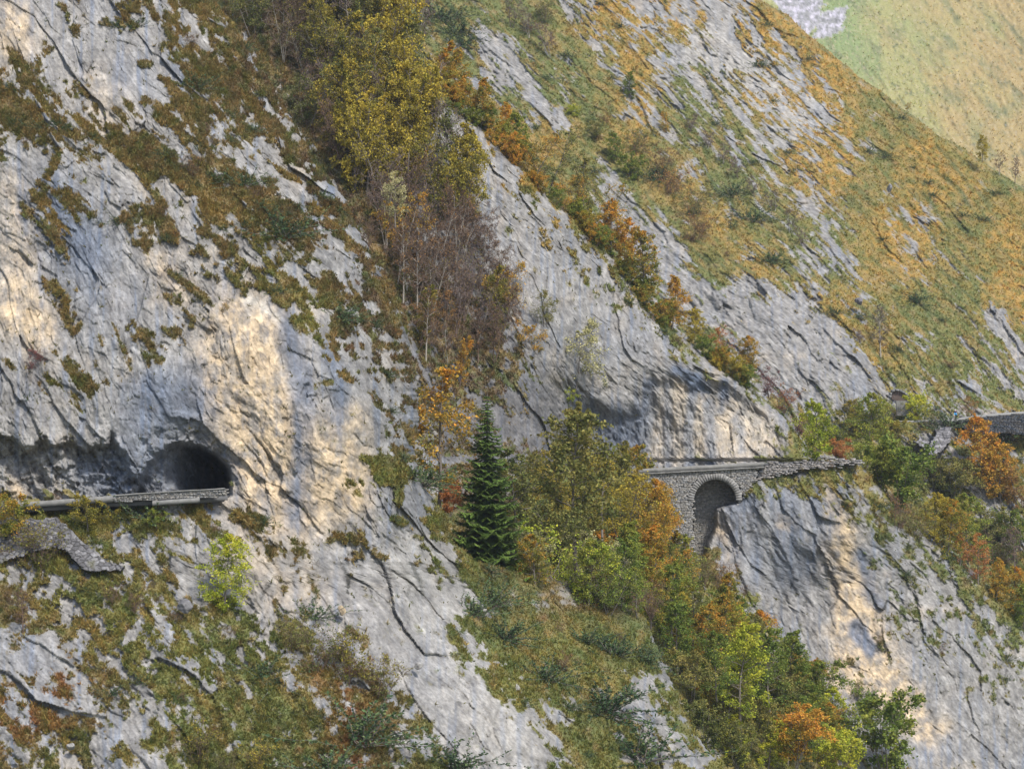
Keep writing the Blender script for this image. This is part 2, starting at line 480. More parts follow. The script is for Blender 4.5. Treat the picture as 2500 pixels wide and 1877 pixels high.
    osn = .55 * fbm(X / .8 + .3 * wx, Z / 6, seed + 77, 4, .6) + .6 * v + .35 * fbm(X / 3, Z / 3, seed + 79, 3)
    och = np.clip(msk(OCHRE, PX + jx, PY + jy) * (.38 + .62 * sst(-.5, .3, osn)) * (1 + .25 * osn) + .30 * sst(.45, 1.1, fbm(X / 4, Z / 6, seed + 41, 4)), 0, 1)
    rc = mix(rc, LGREY * 1.15, .45 * sst(.2, .8, fbm(X / .5 + .4 * wz, Z / 7, seed + 67, 3)))
    rc = mix(rc, OCH * (1 + .15 * v[..., None]), och * (1 - .6 * msk(BLUE, PX, PY)) * .85)
    rc = mix(rc, BLU * .75, .9 * np.clip(msk(BLUE, PX + jx * .25, PY + jy * .25) * (.95 + .3 * st), 0, 1))
    rc = mix(rc, PAL, np.clip(msk(PALE, PX + jx * .3, PY + jy * .3), 0, 1) * .6)
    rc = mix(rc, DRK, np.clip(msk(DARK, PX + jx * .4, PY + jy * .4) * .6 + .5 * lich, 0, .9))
    rc = rc * np.clip(1 + .26 * v + .16 * fbm(X / .3, Z / .3, seed + 43, 2) + .20 * fbm(Aw / 1.5, Bw / .24, seed + 44, 3), .35, 1.9)[..., None]
    rc = rc * (1 + (.10 + .14 * slab) * (t2 - .5) + .22 * (t3 - .5) + .24 * (t4 - .5))[..., None]
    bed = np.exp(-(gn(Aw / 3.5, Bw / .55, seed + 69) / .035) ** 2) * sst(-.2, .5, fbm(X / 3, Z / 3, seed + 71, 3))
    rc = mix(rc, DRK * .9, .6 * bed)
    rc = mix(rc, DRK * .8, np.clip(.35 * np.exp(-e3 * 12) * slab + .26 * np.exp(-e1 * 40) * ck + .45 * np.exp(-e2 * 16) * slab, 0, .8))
    hc = hue(PX + 2.2 * jx, PY + 2.2 * jy)
    gv = fbm(X / 1.1, Z / 1.1, seed + 45, 4, .65); gs = fbm(Aw / 7, Bw / 1.5, seed + 47, 4)
    gc = mix(hc, np.array((.075, .100, .030)), np.clip(.25 + .8 * gv, 0, .75))
    gc = mix(gc, np.array((.235, .165, .060)), np.clip((.8 if base_iso > .6 else 1.3) * gs, 0, .7))
    gc = mix(gc, np.array((.27, .20, .105)), np.clip(1.1 * fbm(X / 1.3, Z / 1.3, seed + 73, 4) - .25, 0, .6))
    if slabs is not None: gc = mix(gc, np.array((.070, .092, .036)), np.clip(1.3 * fbm(Aw / 9, Bw / 1.4, seed + 75, 4) - .2, 0, .75))
    gc = mix(gc, np.array((.040, .050, .020)), np.clip(1.2 * fbm(X / .7, Z / .7, seed + 49, 3) - .35, 0, .6))
    gc = mix(gc, np.array((.16, .075, .04)), np.clip(1.3 * fbm(X / 1.8, Z / 1.8, seed + 51, 3) - .75, 0, .5))
    gc = gc * (1 + (.25 if base_iso > .6 else .10) * fbm(X / .35, Z / .35, seed + 53, 2))[..., None]
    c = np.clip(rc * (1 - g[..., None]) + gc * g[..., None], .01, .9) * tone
    Yg = Y + .6 * rock - amp * (.22 + .3 * fbm(X / .7, Z / .7, seed + 55, 3) + .25 * fbm(X / 2, Z / 2, seed + 57, 2))
    YY = Yr * (1 - g) + Yg * g
    if hook is not None:
        YY, c, g = hook(PX, PY, YY, c, g, X, Z)
    # fold the far side away behind the skyline
    nb = 34
    q = np.linspace(0, 1, nb)[None]
    zb = np.repeat((py * k)[:, None], nb, 1)
    YB = YY[:, -1:] + 1.0 + 90 * q ** 1.2
    nz = fbm(YB / 7, zb / 5, seed + 81, 5, .6); nf, ne = facet(YB / 6 + nz, zb / 3, seed + 82, 1.0, .7)
    PXb = e[:, None] - 2.5 - 34 * q - np.clip(5 + 7 * nz + 5 * nf, 0, 24) * np.minimum(1, q * 22)
    YB = YB + 1.5 * fbm(YB / 3, zb / 2.5, seed + 83, 4, .6) * np.minimum(1, q * 22)
    cb = mix(mix(GREY, LGREY, np.clip(.5 + .6 * nz, 0, 1)), DRK, np.clip(.6 * fbm(YB / 2, zb / 2, seed + 84, 4), 0, .6))
    cb = mix(cb, np.array((.115, .10, .045)), sst(-.1, .15, fbm(YB / 4, zb / 3, seed + 85, 5, .65) + .25)) * (1 + .25 * fbm(YB / .8, zb / .6, seed + 86, 3))[..., None]
    cb = c[:, -1:] * (1 - np.minimum(1, q * 60)[..., None]) + np.clip(cb, .02, .8) * np.minimum(1, q * 60)[..., None]
    PXf = np.concatenate([PX, PXb], 1); YF = np.concatenate([YY, YB], 1)
    PYf = np.concatenate([PY, np.repeat(py[:, None], nb, 1)], 1)
    cf = np.concatenate([c, cb], 1)
    # and behind the top row
    PXf = np.concatenate([PXf[:1], PXf]); PYf = np.concatenate([PYf[:1] + 3, PYf]); YF = np.concatenate([YF[:1] + 60, YF]); cf = np.concatenate([cf[:1], cf])
    V = np.stack([(PXf - CX) / F * YF, YF, (CY - PYf) / F * YF], -1)
    nr, ncf = PXf.shape
    i = np.arange(nr * ncf).reshape(nr, ncf)
    faces = np.stack([i[:-1, :-1], i[1:, :-1], i[1:, 1:], i[:-1, 1:]], -1).reshape(-1, 4)
    o = make_mesh(name, V.reshape(-1, 3), faces, mat, cols=cf.reshape(-1, 3), smooth=False)
    tag(o, kind='structure')
    La = Layer(); La.PX, La.PY, La.Y, La.g, La.c, La.py, La.l, La.e, La.nc, La.o = PX, PY, YY, g, c, py, l, e, nc, o
    LAYERS[name] = La
    return La

def surf(layer, px, py):
    """distance of a mountainside at a photo pixel"""
    La = LAYERS[layer]
    r = (py - La.py[0]) / (La.py[1] - La.py[0]); r = min(max(r, 0), len(La.py) - 1.01)
    i = int(r)
    t = (px - La.l[i]) / (La.e[i] - La.l[i]) * (La.nc - 1); t = min(max(t, 0), La.nc - 1.01)
    return float(La.Y[i, int(t)])

def curve(pts):
    p = np.array(pts, float)
    return lambda y: np.interp(y, p[:, 0], p[:, 1])

MT_NEAR = terrain_mat("limestone_and_turf", 3.2, .6, .09)
MT_MID = terrain_mat("limestone_and_turf_middle", 2.2, .6, .12)
MT_FAR = terrain_mat("limestone_and_turf_far", 1.4, .5, .2)

# --- near cliff, with the road cut and the cave in it
ROAD_A = curve([(-100, 1249), (0, 1242), (280, 1224), (482, 1216), (560, 1211), (700, 1206)])   # height of the road edge in the photo, by px
dA = tps([(-60,-60,260),(300,-60,261),(640,-60,270),(0,300,247),(400,300,249),(700,280,258),(0,600,239.5),(400,600,240.5),(800,480,254),(880,600,255),
  (0,900,233.5),(300,900,233.5),(600,900,234.5),(800,900,238),(960,800,252),(990,900,251),(0,1080,231.5),(300,1080,231.5),(600,1080,232.5),(800,1080,235),(1000,1080,248),
  (600,1240,230.5),(800,1240,233),(1000,1240,243),(1080,1300,251),(0,1250,229),(300,1245,229.5),(0,1400,222.5),(300,1400,223.5),(600,1400,227),(800,1400,231),(1000,1400,238),
  (1130,1400,251),(1250,1420,261),(1450,1450,272),(0,1650,214),(400,1650,215),(800,1650,219),(1000,1650,226),(1200,1650,236),(1400,1650,247),(1600,1600,260),
  (0,1930,206),(600,1930,208),(1000,1930,215),(1300,1930,226),(1750,1930,248)])
_over = poly([(-200,1100),(0,1070),(35,1079),(50,1100),(73,1103),(97,1079),(115,1073),(129,1091),(153,1076),(170,1067),(191,1088),(212,1097),(235,1088),(264,1085),(273,1050),(279,1079),(306,1117),(309,1141),(345,1190),(350,1240),(300,1250),(-200,1275)], 4)
_pill = poly([(285,1105),(330,1120),(345,1160),(330,1236),(300,1240)], 10)
_brow = poly([(330,1120),(350,1070),(420,1040),(500,1055),(560,1110),(575,1160),(560,1206),(320,1230)], 16)
_cave = poly([(330,1228),(345,1170),(375,1120),(420,1086),(462,1086),(500,1100),(530,1120),(550,1142),(559,1160),(560,1206)], 4)
_deep = poly([(440,1230),(430,1110),(470,1088),(520,1112),(548,1140),(559,1160),(560,1206)], 16)
def hookA(PX, PY, Y, c, g, X, Z):
    r = ROAD_A(PX)
    jit = 15 * fbm(X / 1.3, Z / 1.3, 71, 4, .62)
    o = msk(_over, PX, PY + jit); p = msk(_pill, PX + jit, PY); b = msk(_brow, PX, PY + jit * .6); cv = msk(_cave, PX, PY + jit * .25); dp = msk(_deep, PX, PY)
    rgh = 1.5 * ridged(X / 1.9, Z / 1.2, 73, 4, .6) + .5 * facet(X / .9, Z / .7, 74, 1.2, .8)[0]
    up = np.clip((r - PY) / 130, 0, 1)
    off = o * (1.5 - .2 * up + .75 * rgh) - 1.6 * p * 0 + b * (.5 + .4 * rgh) * (1 - cv) + cv * (3.6 - 1.4 * up + .5 * rgh) + cv * 17 * np.clip((PX - 375) / 180, 0, 1) ** 1.6 * (.6 + .4 * dp)
    bench = sst(-6, 4, PY - r) * sst(30, 0, PY - r) * (PX < 600)
    return Y + off, c, g * (1 - np.clip(o + cv + b * .6, 0, 1) * (PY < r - 4))
xLA = lambda y: np.full(y.shape, -60.0)
xEA = curve([(-60,505),(0,520),(77,574),(181,651),(271,696),(344,741),(420,787),(488,841),(583,886),(660,942),(749,978),(800,995),(889,1003),(960,1018),(1029,1019),(1100,1012),(1150,1018),(1183,1030),(1255,1085),(1290,1092),(1325,1110),(1371,1165),(1400,1280),(1425,1400),(1450,1480),(1500,1568),(1530,1585),(1600,1614),(1700,1650),(1790,1700),(1877,1768),(1940,1800)])
A = build_layer("near_cliff", (-150, 1940), xLA, xEA, dA, 2.6, 230, 54, .72, hookA, iso=.8, low=1.0, grassy=-.02, seed=1, mat=MT_NEAR, ncols=640)

# --- rock buttress with the gully on its left
ROAD_C = curve([(1200, 1172), (1450, 1158), (1559, 1150), (1867, 1134), (2100, 1126), (2200, 1124)])
dC = tps([(560,-60,388),(940,-60,390),(700,200,374),(1026,181,378),(800,500,354),(1100,450,362),(1300,440,371),(950,800,336),(1150,800,349),(1350,800,354),(1550,720,369),
  (1000,1000,325),(1150,1000,337),(1300,1000,348),(1450,1000,357),(1700,950,366),(1900,1050,370),(1000,1130,318),(1150,1130,331),(1300,1130,344),(1500,1120,361),(1700,1110,364),(1970,1100,364.5),
  (1500,1180,357),(1620,1180,362.5),(1750,1180,362.6),(1850,1180,362.0),(2000,1150,363.2),(1800,1260,361.2),(2080,1160,363.6),(1650,1350,357),(1800,1350,360),(2000,1350,361),(2250,1350,368),
  (1500,1350,332),(1350,1300,316),(1700,1600,334),(1900,1600,355),(2100,1600,356),(2400,1600,366),(1650,1877,298),(1900,1877,322),(2100,1877,340),(2300,1877,350),(2600,1877,366),
  (1500,1500,312),(1200,1300,306)])
_stripe = poly([(1560,1010),(1585,915),(1650,925),(1700,945),(1750,930),(1800,960),(1860,1000),(1910,1060),(1960,1100),(1950,1150),(1300,1180),(1330,1060),(1340,920),(1400,940),(1490,1010)], 12)
_wallhole = poly([(1440,1176),(1460,1163),(1836,1151),(1822,1186),(1796,1222),(1744,1238),(1740,1285),(1724,1330),(1712,1374),(1640,1372),(1560,1330),(1440,1300)], 4)
_niche = poly([(2075,1530),(2100,1526),(2120,1560),(2150,1600),(2115,1612),(2090,1590)], 4)
_gully = .82 * poly([(860,500),(960,560),(1090,640),(1230,790),(1310,940),(1180,970),(1050,930),(1000,880),(960,700)], 24)
_cslab = .8 * poly([(1040,205),(1095,245),(1285,435),(1470,625),(1630,825),(1850,990),(1940,1080),(1960,1160),(1440,1180),(1400,1000),(1340,890),(1265,770),(1205,610),(1120,450),(1060,330)], 12)
def hookC(PX, PY, Y, c, g, X, Z):
    r = ROAD_C(PX)
    jit = 9 * fbm(X / 2, Z / 2, 75, 3)
    on = sst(1300, 1460, PX) * sst(2200, 2120, PX)
    bench = 6.2 * on * sst(3, -3, PY - r)
    s = msk(_stripe, PX + jit * .6, PY + jit)
    w = msk(_wallhole, PX, PY)
    n = msk(_niche, PX + jit * .3, PY + jit * .3)
    Y = Y + bench + s * (1.6 + .8 * ridged(X / 1.2, Z / 4, 77, 3)) + w * 9 + n * .7
    g = g * (1 - w) * (1 - s * .8)
    return Y, c, g
xLC = lambda y: np.minimum(xEA(y) - 70, 1560) - 60 * sst(1300, 1420, y)
xEC = curve([(-60,930),(0,945),(60,968),(181,1026),(226,1089),(271,1130),(298,1170),(357,1229),(420,1292),(479,1338),(538,1419),(601,1473),(642,1516),(687,1548),(749,1583),(812,1654),(867,1726),(912,1789),(966,1862),(1020,1916),(1060,1948),(1085,1962),(1118,1972),(1126,2096),(1156,2130),(1177,2140),(1267,2223),(1321,2285),(1340,2325),(1394,2377),(1434,2427),(1525,2505),(1700,2650),(1877,2790),(1940,2830)])
C = build_layer("rock_buttress", (-150, 1940), xLC, xEC, dC, 2.6, 362, 60, .68, hookC, seed=5, slabs=_cslab, extra=_gully, mat=MT_MID, ncols=520, round_r=7, jag=7)

# --- the long mountain slope behind
_slabs = np.clip(poly([(1150,60),(1200,75),(1290,180),(1392,312),(1380,328),(1330,300),(1270,220),(1200,150)], 8) + poly([(1455,402),(1490,420),(1560,500),(1655,570),(1690,650),(1780,780),(1740,800),(1640,740),(1560,620),(1500,520)], 8)
  + poly([(1860,680),(1950,705),(2035,780),(2140,890),(2180,985),(2100,1005),(1960,1000),(1880,940),(1800,850),(1740,760),(1700,700),(1760,690)], 8)
  + stroke([(1925,455),(2010,560),(2105,685)], 10, 8) * .8 + stroke([(1880,430),(1960,540)], 8, 8) * .5 + stroke([(2425,765),(2510,900)], 22, 8) + stroke([(2290,1112),(2380,1190),(2480,1290)], 22, 8) + stroke([(2440,1060),(2520,1140)], 12, 6)
  + stroke([(1390,10),(1460,110),(1500,170)], 14, 10) * .7 + stroke([(1500,170),(1600,330)], 12, 10) * .7
  + .75 * poly([(1560,0),(1700,0),(1850,110),(2000,250),(2060,330),(1990,330),(1860,230),(1700,120)], 24) + .55 * poly([(1560,60),(1700,140),(1900,290),(2050,390),(1900,330),(1700,200)], 24), 0, 1)
ROAD_D = curve([(2100, 1032), (2330, 1026), (2380, 1018), (2500, 1008), (2700, 1000)])
dD = tps([(1000,-60,590),(1400,-60,598),(1857,-60,615),(1100,300,552),(1400,300,560),(1800,300,570),(2150,221,592),(1500,600,528),(1800,600,532),(2200,600,542),(2500,461,568),
  (1800,800,511),(2000,800,512),(2300,800,519),(2600,800,532),(1800,1000,497),(2100,1000,498),(2330,1000,500),(2600,1000,508),
  (1900,1200,480),(2200,1200,484),(2500,1200,490),(2300,1500,461),(2600,1500,468),(2000,1500,455),(2600,1940,430),(2100,1940,425)])
def hookD(PX, PY, Y, c, g, X, Z):
    r = ROAD_D(PX)
    on = sst(2080, 2160, PX)
    Y = Y - 3.0 + on * (6.0 * sst(3, -3, PY - r))
    return Y, c, g
xLD = lambda y: np.clip(xEC(y) - 90, 860, 2100)
xED = curve([(-60,1815),(0,1857),(36,1925),(86,1975),(149,2051),(190,2101),(221,2151),(267,2205),(298,2246),(334,2296),(366,2359),(398,2404),(438,2463),(461,2500),(560,2650),(660,2760),(700,2780),(1940,2780)])
D = build_layer("mountain_slope", (-150, 1940), xLD, xED, dD, 2.8, 540, 46, 1.1, hookD, seed=9, mat=MT_FAR, ncols=430, round_r=8, jag=5, grassy=.04, warp=.3, gs=1.0, slabs=_slabs, iso=.5, floor_=.47)

# --- grassy hillside across the far valley
_scree = np.clip(poly([(1975,-40),(2010,0),(2000,60),(1960,90),(1925,50),(1880,0)], 0) + poly([(2010,30),(2070,15),(2055,70),(2030,95),(1985,95)], 0), 0, 1)
_shade = poly([(2250,330),(2600,130),(2600,600),(2300,500)], 80)
def build_far():
    px = np.arange(1700, 2760, 3.2); py = np.arange(-200, 640, 3.2)
    PX, PY = np.meshgrid(px, py)
    dE = tps([(1700,-80,1180),(2100,-80,1250),(2760,-80,1240),(1900,250,1080),(2300,250,1110),(2760,250,1075),(2000,500,1000),(2760,640,940),(1700,640,930)])
    Y = dE(PX, PY)
    X, Z = (PX - CX) * .158, (PY - CY) * .158
    a, b = (X * .8 - Z * .6), (X * .6 + Z * .8)
    Y = Y + .9 * fbm(X / 2, Z / 2, 97, 3, .6) + 6 * fbm(X / 60, Z / 60, 81, 4) + 1.6 * fbm(a / 3, b / 12, 83, 4, .6)
    n = fbm(X / 30, Z / 30, 85, 4); n2 = fbm(a / 12, b / 30, 87, 4, .6); n3 = fbm(X / 3, Z / 3, 89, 4, .65)
    c = mix(np.array((.27, .26, .085)), np.array((.17, .225, .075)), np.clip(.5 + .8 * n + (PX < 2150) * .3 - .2, 0, 1))
    c = mix(c, np.array((.33, .24, .085)), np.clip((PX - 2150) / 350 + .6 * n2, 0, .8))
    n4 = fbm(X / 1.3, Z / 1.3, 95, 4, .7); c = mix(c, np.array((.10, .12, .05)), np.clip(1.5 * n3 - .45, 0, .8)); c = mix(c, np.array((.13, .15, .06)), np.clip(1.4 * fbm(a / 5, b / 16, 101, 4) - .3, 0, .6)); c = mix(c, np.array((.36, .31, .17)), np.clip(.9 * n4 - .1, 0, .7)); c = mix(c, np.array((.10, .10, .05)), np.clip(-.9 * n4 - .5, 0, .6))
    rk = np.clip(msk(_scree, PX + 12 * n3, PY + 12 * n2) + sst(1.15, 1.5, n3 + .4 * n), 0, 1)
    c = mix(c, np.array((.52, .50, .47)), rk)
    c = c * (1 + .12 * fbm(X / 1.2, Z / 1.2, 91, 3))[..., None]
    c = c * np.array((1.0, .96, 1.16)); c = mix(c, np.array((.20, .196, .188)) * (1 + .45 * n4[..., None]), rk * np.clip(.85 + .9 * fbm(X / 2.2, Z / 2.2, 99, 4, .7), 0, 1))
    V = np.stack([(PX - CX) / F * Y, Y, (CY - PY) / F * Y], -1)
    nr, nc = PX.shape; i = np.arange(nr * nc).reshape(nr, nc)
    fa = np.stack([i[:-1, :-1], i[1:, :-1], i[1:, 1:], i[:-1, 1:]], -1).reshape(-1, 4)
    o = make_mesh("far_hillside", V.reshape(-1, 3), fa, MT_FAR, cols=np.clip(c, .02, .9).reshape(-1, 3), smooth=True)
    tag(o, kind='structure')
    La = Layer(); La.PX, La.PY, La.Y, La.c, La.g = PX, PY, Y, np.clip(c, .02, .9), np.clip(1 - rk, 0, 1) * (PX > 1850)
    LAYERS['far_hillside'] = La
build_far()

# --- valley floor below everything, reaching out of sight
gm = simple_mat("valley_grass", (.11, .12, .045), .08, .4)
n = 60
gx, gyy = np.meshgrid(np.linspace(-2500, 2500, n), np.linspace(-600, 4000, n))
gz = -95 + 6 * fbm(gx / 400, gyy / 400, 93, 3)
i = np.arange(n * n).reshape(n, n)
tag(make_mesh("valley_floor", np.stack([gx, gyy, gz], -1).reshape(-1, 3), np.stack([i[:-1, :-1], i[:-1, 1:], i[1:, 1:], i[1:, :-1]], -1).reshape(-1, 4), gm, smooth=True), kind='structure')
# ------------------------------------------------------------------ plants: a few of each kind are grown, then copied
def ribbon(mb, pts, w, rs, col=None):
    """thin twig: a flat strip along a few points"""
    pts = np.asarray(pts); d = pts[-1] - pts[0]
    u = np.cross(d, rs.randn(3)); u /= np.linalg.norm(u) + 1e-9
    n = len(pts); ww = w * np.linspace(1, .35, n)
    V = np.concatenate([pts + u * ww[:, None] * .5, pts - u * ww[:, None] * .5])
    mb.add(V, [[i, i + 1, n + i + 1, n + i] for i in range(n - 1)])

def leaves(P, size, rs, up=.35, asp=.7):
    """one small four-sided leaf spray per point; colour holds random values"""
    n = len(P)
    a = rs.randn(n, 3); a /= np.linalg.norm(a, axis=1)[:, None]
    nrm = rs.randn(n, 3) + np.array([0, 0, up * 3]); nrm /= np.linalg.norm(nrm, axis=1)[:, None]
    u = np.cross(nrm, a); u /= np.linalg.norm(u, axis=1)[:, None] + 1e-9
    w = np.cross(nrm, u)
    s = (size * (.6 + .8 * rs.rand(n)))[:, None]
    V = np.stack([P - u * s * .5, P + w * s * .5 * asp + nrm * s * .08, P + u * s * .5, P - w * s * .5 * asp + nrm * s * .08], 1).reshape(-1, 3)
    q = np.arange(4 * n).reshape(n, 4)
    # neighbours share a tone, so a crown has patches of colour
    cl = .5 + .5 * np.sin(P[:, 0] * 1.9 + rs.rand() * 6) * np.sin(P[:, 2] * 1.5 + P[:, 1] * 1.3 + rs.rand() * 6)
    c0 = np.clip(.5 * cl + .5 * rs.rand(n) + .22 * (P[:, 2] / P[:, 2].max() - .5), 0, 1)
    c = np.repeat(np.stack([c0, rs.rand(n), rs.rand(n)], 1), 4, 0)
    return V, q, c

def limb(p, d, L, rs, n=5, sag=0.0, wob=.16):
    pts = [np.array(p, float)]; d = np.array(d, float); d /= np.linalg.norm(d)
    for i in range(n):
        d = d + wob * rs.randn(3) + np.array([0, 0, -sag]); d /= np.linalg.norm(d)
        pts.append(pts[-1] + d * L / n)
    return pts

def grow(seed, H=10.0, spread=.28, stems=1, low=.18, n1=26, n2=5, n3=4, rise=.7, nleaf=4500, lsize=.24, bare=False, prof='beech', tw=.035, lean=0.0):
    """-> trunk mesh builder, twig mesh builder, leaf data"""
    rs = np.random.RandomState(seed)
    wood, twig, tips = MB(), MB(), []
    for st in range(stems):
        a0 = rs.rand() * 6.28
        off = np.array([math.cos(a0), math.sin(a0), 0]) * (.03 * H * rs.rand() if stems > 1 else 0)
        d0 = np.array([math.cos(a0), math.sin(a0), 0]) * (rs.uniform(.15, .55) if stems > 1 else .04) + np.array([lean, 0, 1])
        h = H * (rs.uniform(.7, 1.0) if stems > 1 else 1.0)
        tr = limb(off + np.array([0, 0, -.5]), d0, h + .3, rs, 9, wob=.05)
        r0 = .0135 * h / math.sqrt(stems) + .02
        wood.tube(tr, [r0 * (1 - .93 * i / 9) for i in range(10)], 6)
        tr = np.array(tr)
        m1 = max(5, n1 // stems)
        for i in range(m1):
            t = low + (1 - low) * ((i + rs.rand()) / m1)
            k = min(t * 9, 8.99); b = tr[int(k)] + (tr[int(k) + 1] - tr[int(k)]) * (k - int(k))
            if prof == 'beech': pr = math.sin(math.pi * min(1, (t - low) / (1 - low) * .85 + .18)) ** .7
            elif prof == 'cone': pr = 1.05 - (t - low) / (1 - low) * .95
            else: pr = .55 + .5 * math.sin(math.pi * (t - low) / (1 - low))
            L = spread * H * pr * rs.uniform(.65, 1.15)
            az = i * 2.4 + rs.uniform(-.5, .5)
            l1 = limb(b, (math.cos(az), math.sin(az), rise * rs.uniform(.5, 1.4)), L, rs, 5, .03)
            wood.tube(l1, [max(.008, r0 * .34 * (1 - .85 * q / 5)) for q in range(6)], 4)
            l1 = np.array(l1)
            for j in range(n2):
                q = rs.uniform(.25, 1) * 4.99; c = l1[int(q)] + (l1[int(q) + 1] - l1[int(q)]) * (q - int(q))
                dd = (l1[-1] - l1[0]) / L + .8 * rs.randn(3) + np.array([0, 0, .25])
                l2 = np.array(limb(c, dd, L * rs.uniform(.25, .5), rs, 3, .04))
                ribbon(twig, l2, tw * 1.2, rs)
                for p in l2[1:]: tips.append((p, .16 * L))
                for m in range(n3):
                    e = l2[rs.randint(1, 4)]
                    l3 = np.array(limb(e, (l2[-1] - l2[0]) / (L * .4) + .8 * rs.randn(3) + np.array([0, 0, .2]), L * rs.uniform(.12, .3), rs, 2, .03))
                    ribbon(twig, l3, tw * .8, rs)
                    tips.append((l3[-1], .1 * L)); tips.append((l3[1], .1 * L))
                    if bare:
                        for _ in range(3):
                            l4 = np.array(limb(l3[rs.randint(0, 3)], (l3[-1] - l3[0]) / (L * .2) + .9 * rs.randn(3), L * rs.uniform(.08, .18), rs, 2))
                            ribbon(twig, l4, tw * .6, rs)
    T = np.array([t[0] for t in tips]); S = np.array([t[1] for t in tips])
    if nleaf:
        i = rs.randint(0, len(T), nleaf)
        P = T[i] + rs.randn(nleaf, 3) * (S[i] * .55 + .05)[:, None] * np.array([1, 1, .6])
        P = P[P[:, 2] > .1]
        lv = leaves(P, lsize, rs)
    else: lv = None
    return wood, twig, lv

PROTO = {}
def proto_tree(key, mode, **kw):
    """mode 'leafy': trunk and limbs + crown of leaves;  'bare': trunk + crown of twigs with a few leaves"""
    wood, twig, lv = grow(**kw)
    wv = np.concatenate(wood.v); wf = np.concatenate(wood.f4)
    tv = np.concatenate(twig.v); tf = np.concatenate(twig.f4)
    def mesh(name, parts):
        V = np.concatenate([p[0] for p in parts]); n = 0; fs = []; mi = []; cs = []
        for (v, f, c, m) in parts:
            fs.append(f + n); n += len(v); mi += [m] * len(f); cs.append(c if c is not None else np.full((len(v), 3), .5))
        o = make_mesh(name, V, np.concatenate(fs), cols=np.concatenate(cs), mats=[None_mat, None_mat], mat_idx=mi)
        me = o.data; bpy.data.objects.remove(o); return me
    tm = mesh("trunk", [(wv, wf, None, 0)])
    cm = mesh("crown", [(tv, tf, None, 0)] + ([(lv[0], lv[1], lv[2], 1)] if lv else []))
    PROTO.setdefault(key, []).append((tm, cm, kw.get('H', 10.0)))
None_mat = simple_mat("bark", (.15, .13, .11), 6, .35)

def proto_spruce(key, seed, H=18.0, whorls=66, spread=.215, droop=.36):
    rs = np.random.RandomState(seed)
    wood, V, Q, Cc, n = MB(), [], [], [], 0
    wood.tube([(0, 0, -.6), (0, 0, H * .5), (0.05, 0, H * .985)], [.017 * H, .009 * H, .02], 7)
    for i in range(whorls):
        t = (i + rs.rand() * .6) / whorls
        z = H * (.03 + .95 * t)
        R = spread * H * (1 - t) ** .8 * rs.uniform(.8, 1.1) + .12
        nb = max(5, int(10 - 4 * t))
        for b in range(nb):
            az = 6.283 * (b + rs.uniform(-.3, .3)) / nb + i * 1.1
            L = R * rs.uniform(.55, 1.2)
            d = np.array([math.cos(az), math.sin(az), 0]); side = np.array([-d[1], d[0], 0])
            m = max(4, int(L / .16))
            s = np.linspace(.08, 1, m)
            z_ = z + L * (-droop * s * 1.3 + .32 * s ** 3 * 1.0) + .12 * rs.randn() * (1 - t)
            P = d[None] * (s * L)[:, None] + np.array([0, 0, 1])[None] * z_[:, None]
            if L > .8: wood.tube([P[0], P[m // 2], P[-1]], [.035 * (1 - t) + .01, .018, .006], 3)
            wdt = .34 * L * (np.sin(np.pi * np.clip(s * .9 + .08, 0, 1)) ** .8) * .8 + .08
            for k in range(m):
                for sg in (-1, 1):
                    for _ in range(3):
                        w = wdt[k] * rs.uniform(.55, 1.1)
                        tip = P[k] + sg * side * w + d * w * rs.uniform(.4, .9) + np.array([0, 0, -w * rs.uniform(.15, .7)])
                        wd = (tip - P[k]); u = np.cross(wd, [0, 0, 1]) ; u = u / (np.linalg.norm(u) + 1e-9) * rs.uniform(.06, .12)
                        mid = (P[k] + tip) / 2 + np.array([0, 0, .03])
                        V += [P[k], mid + u, tip, mid - u]; Q.append([n, n + 1, n + 2, n + 3]); n += 4
                        cc = [np.clip(.25 + .5 * rs.rand() + .25 * s[k], 0, 1), rs.rand(), 0]
                        Cc += [cc] * 4
    wv = np.concatenate(wood.v); wf = np.concatenate(wood.f4)
    o = make_mesh("trunk", wv, wf, mats=[None_mat, None_mat], mat_idx=[0] * len(wf), cols=np.full((len(wv), 3), .5)); tm = o.data; bpy.data.objects.remove(o)
    o = make_mesh("crown", np.array(V), np.array(Q), mats=[None_mat, None_mat], mat_idx=[1] * len(Q), cols=np.array(Cc)); cm = o.data; bpy.data.objects.remove(o)
    PROTO.setdefault(key, []).append((tm, cm, H))

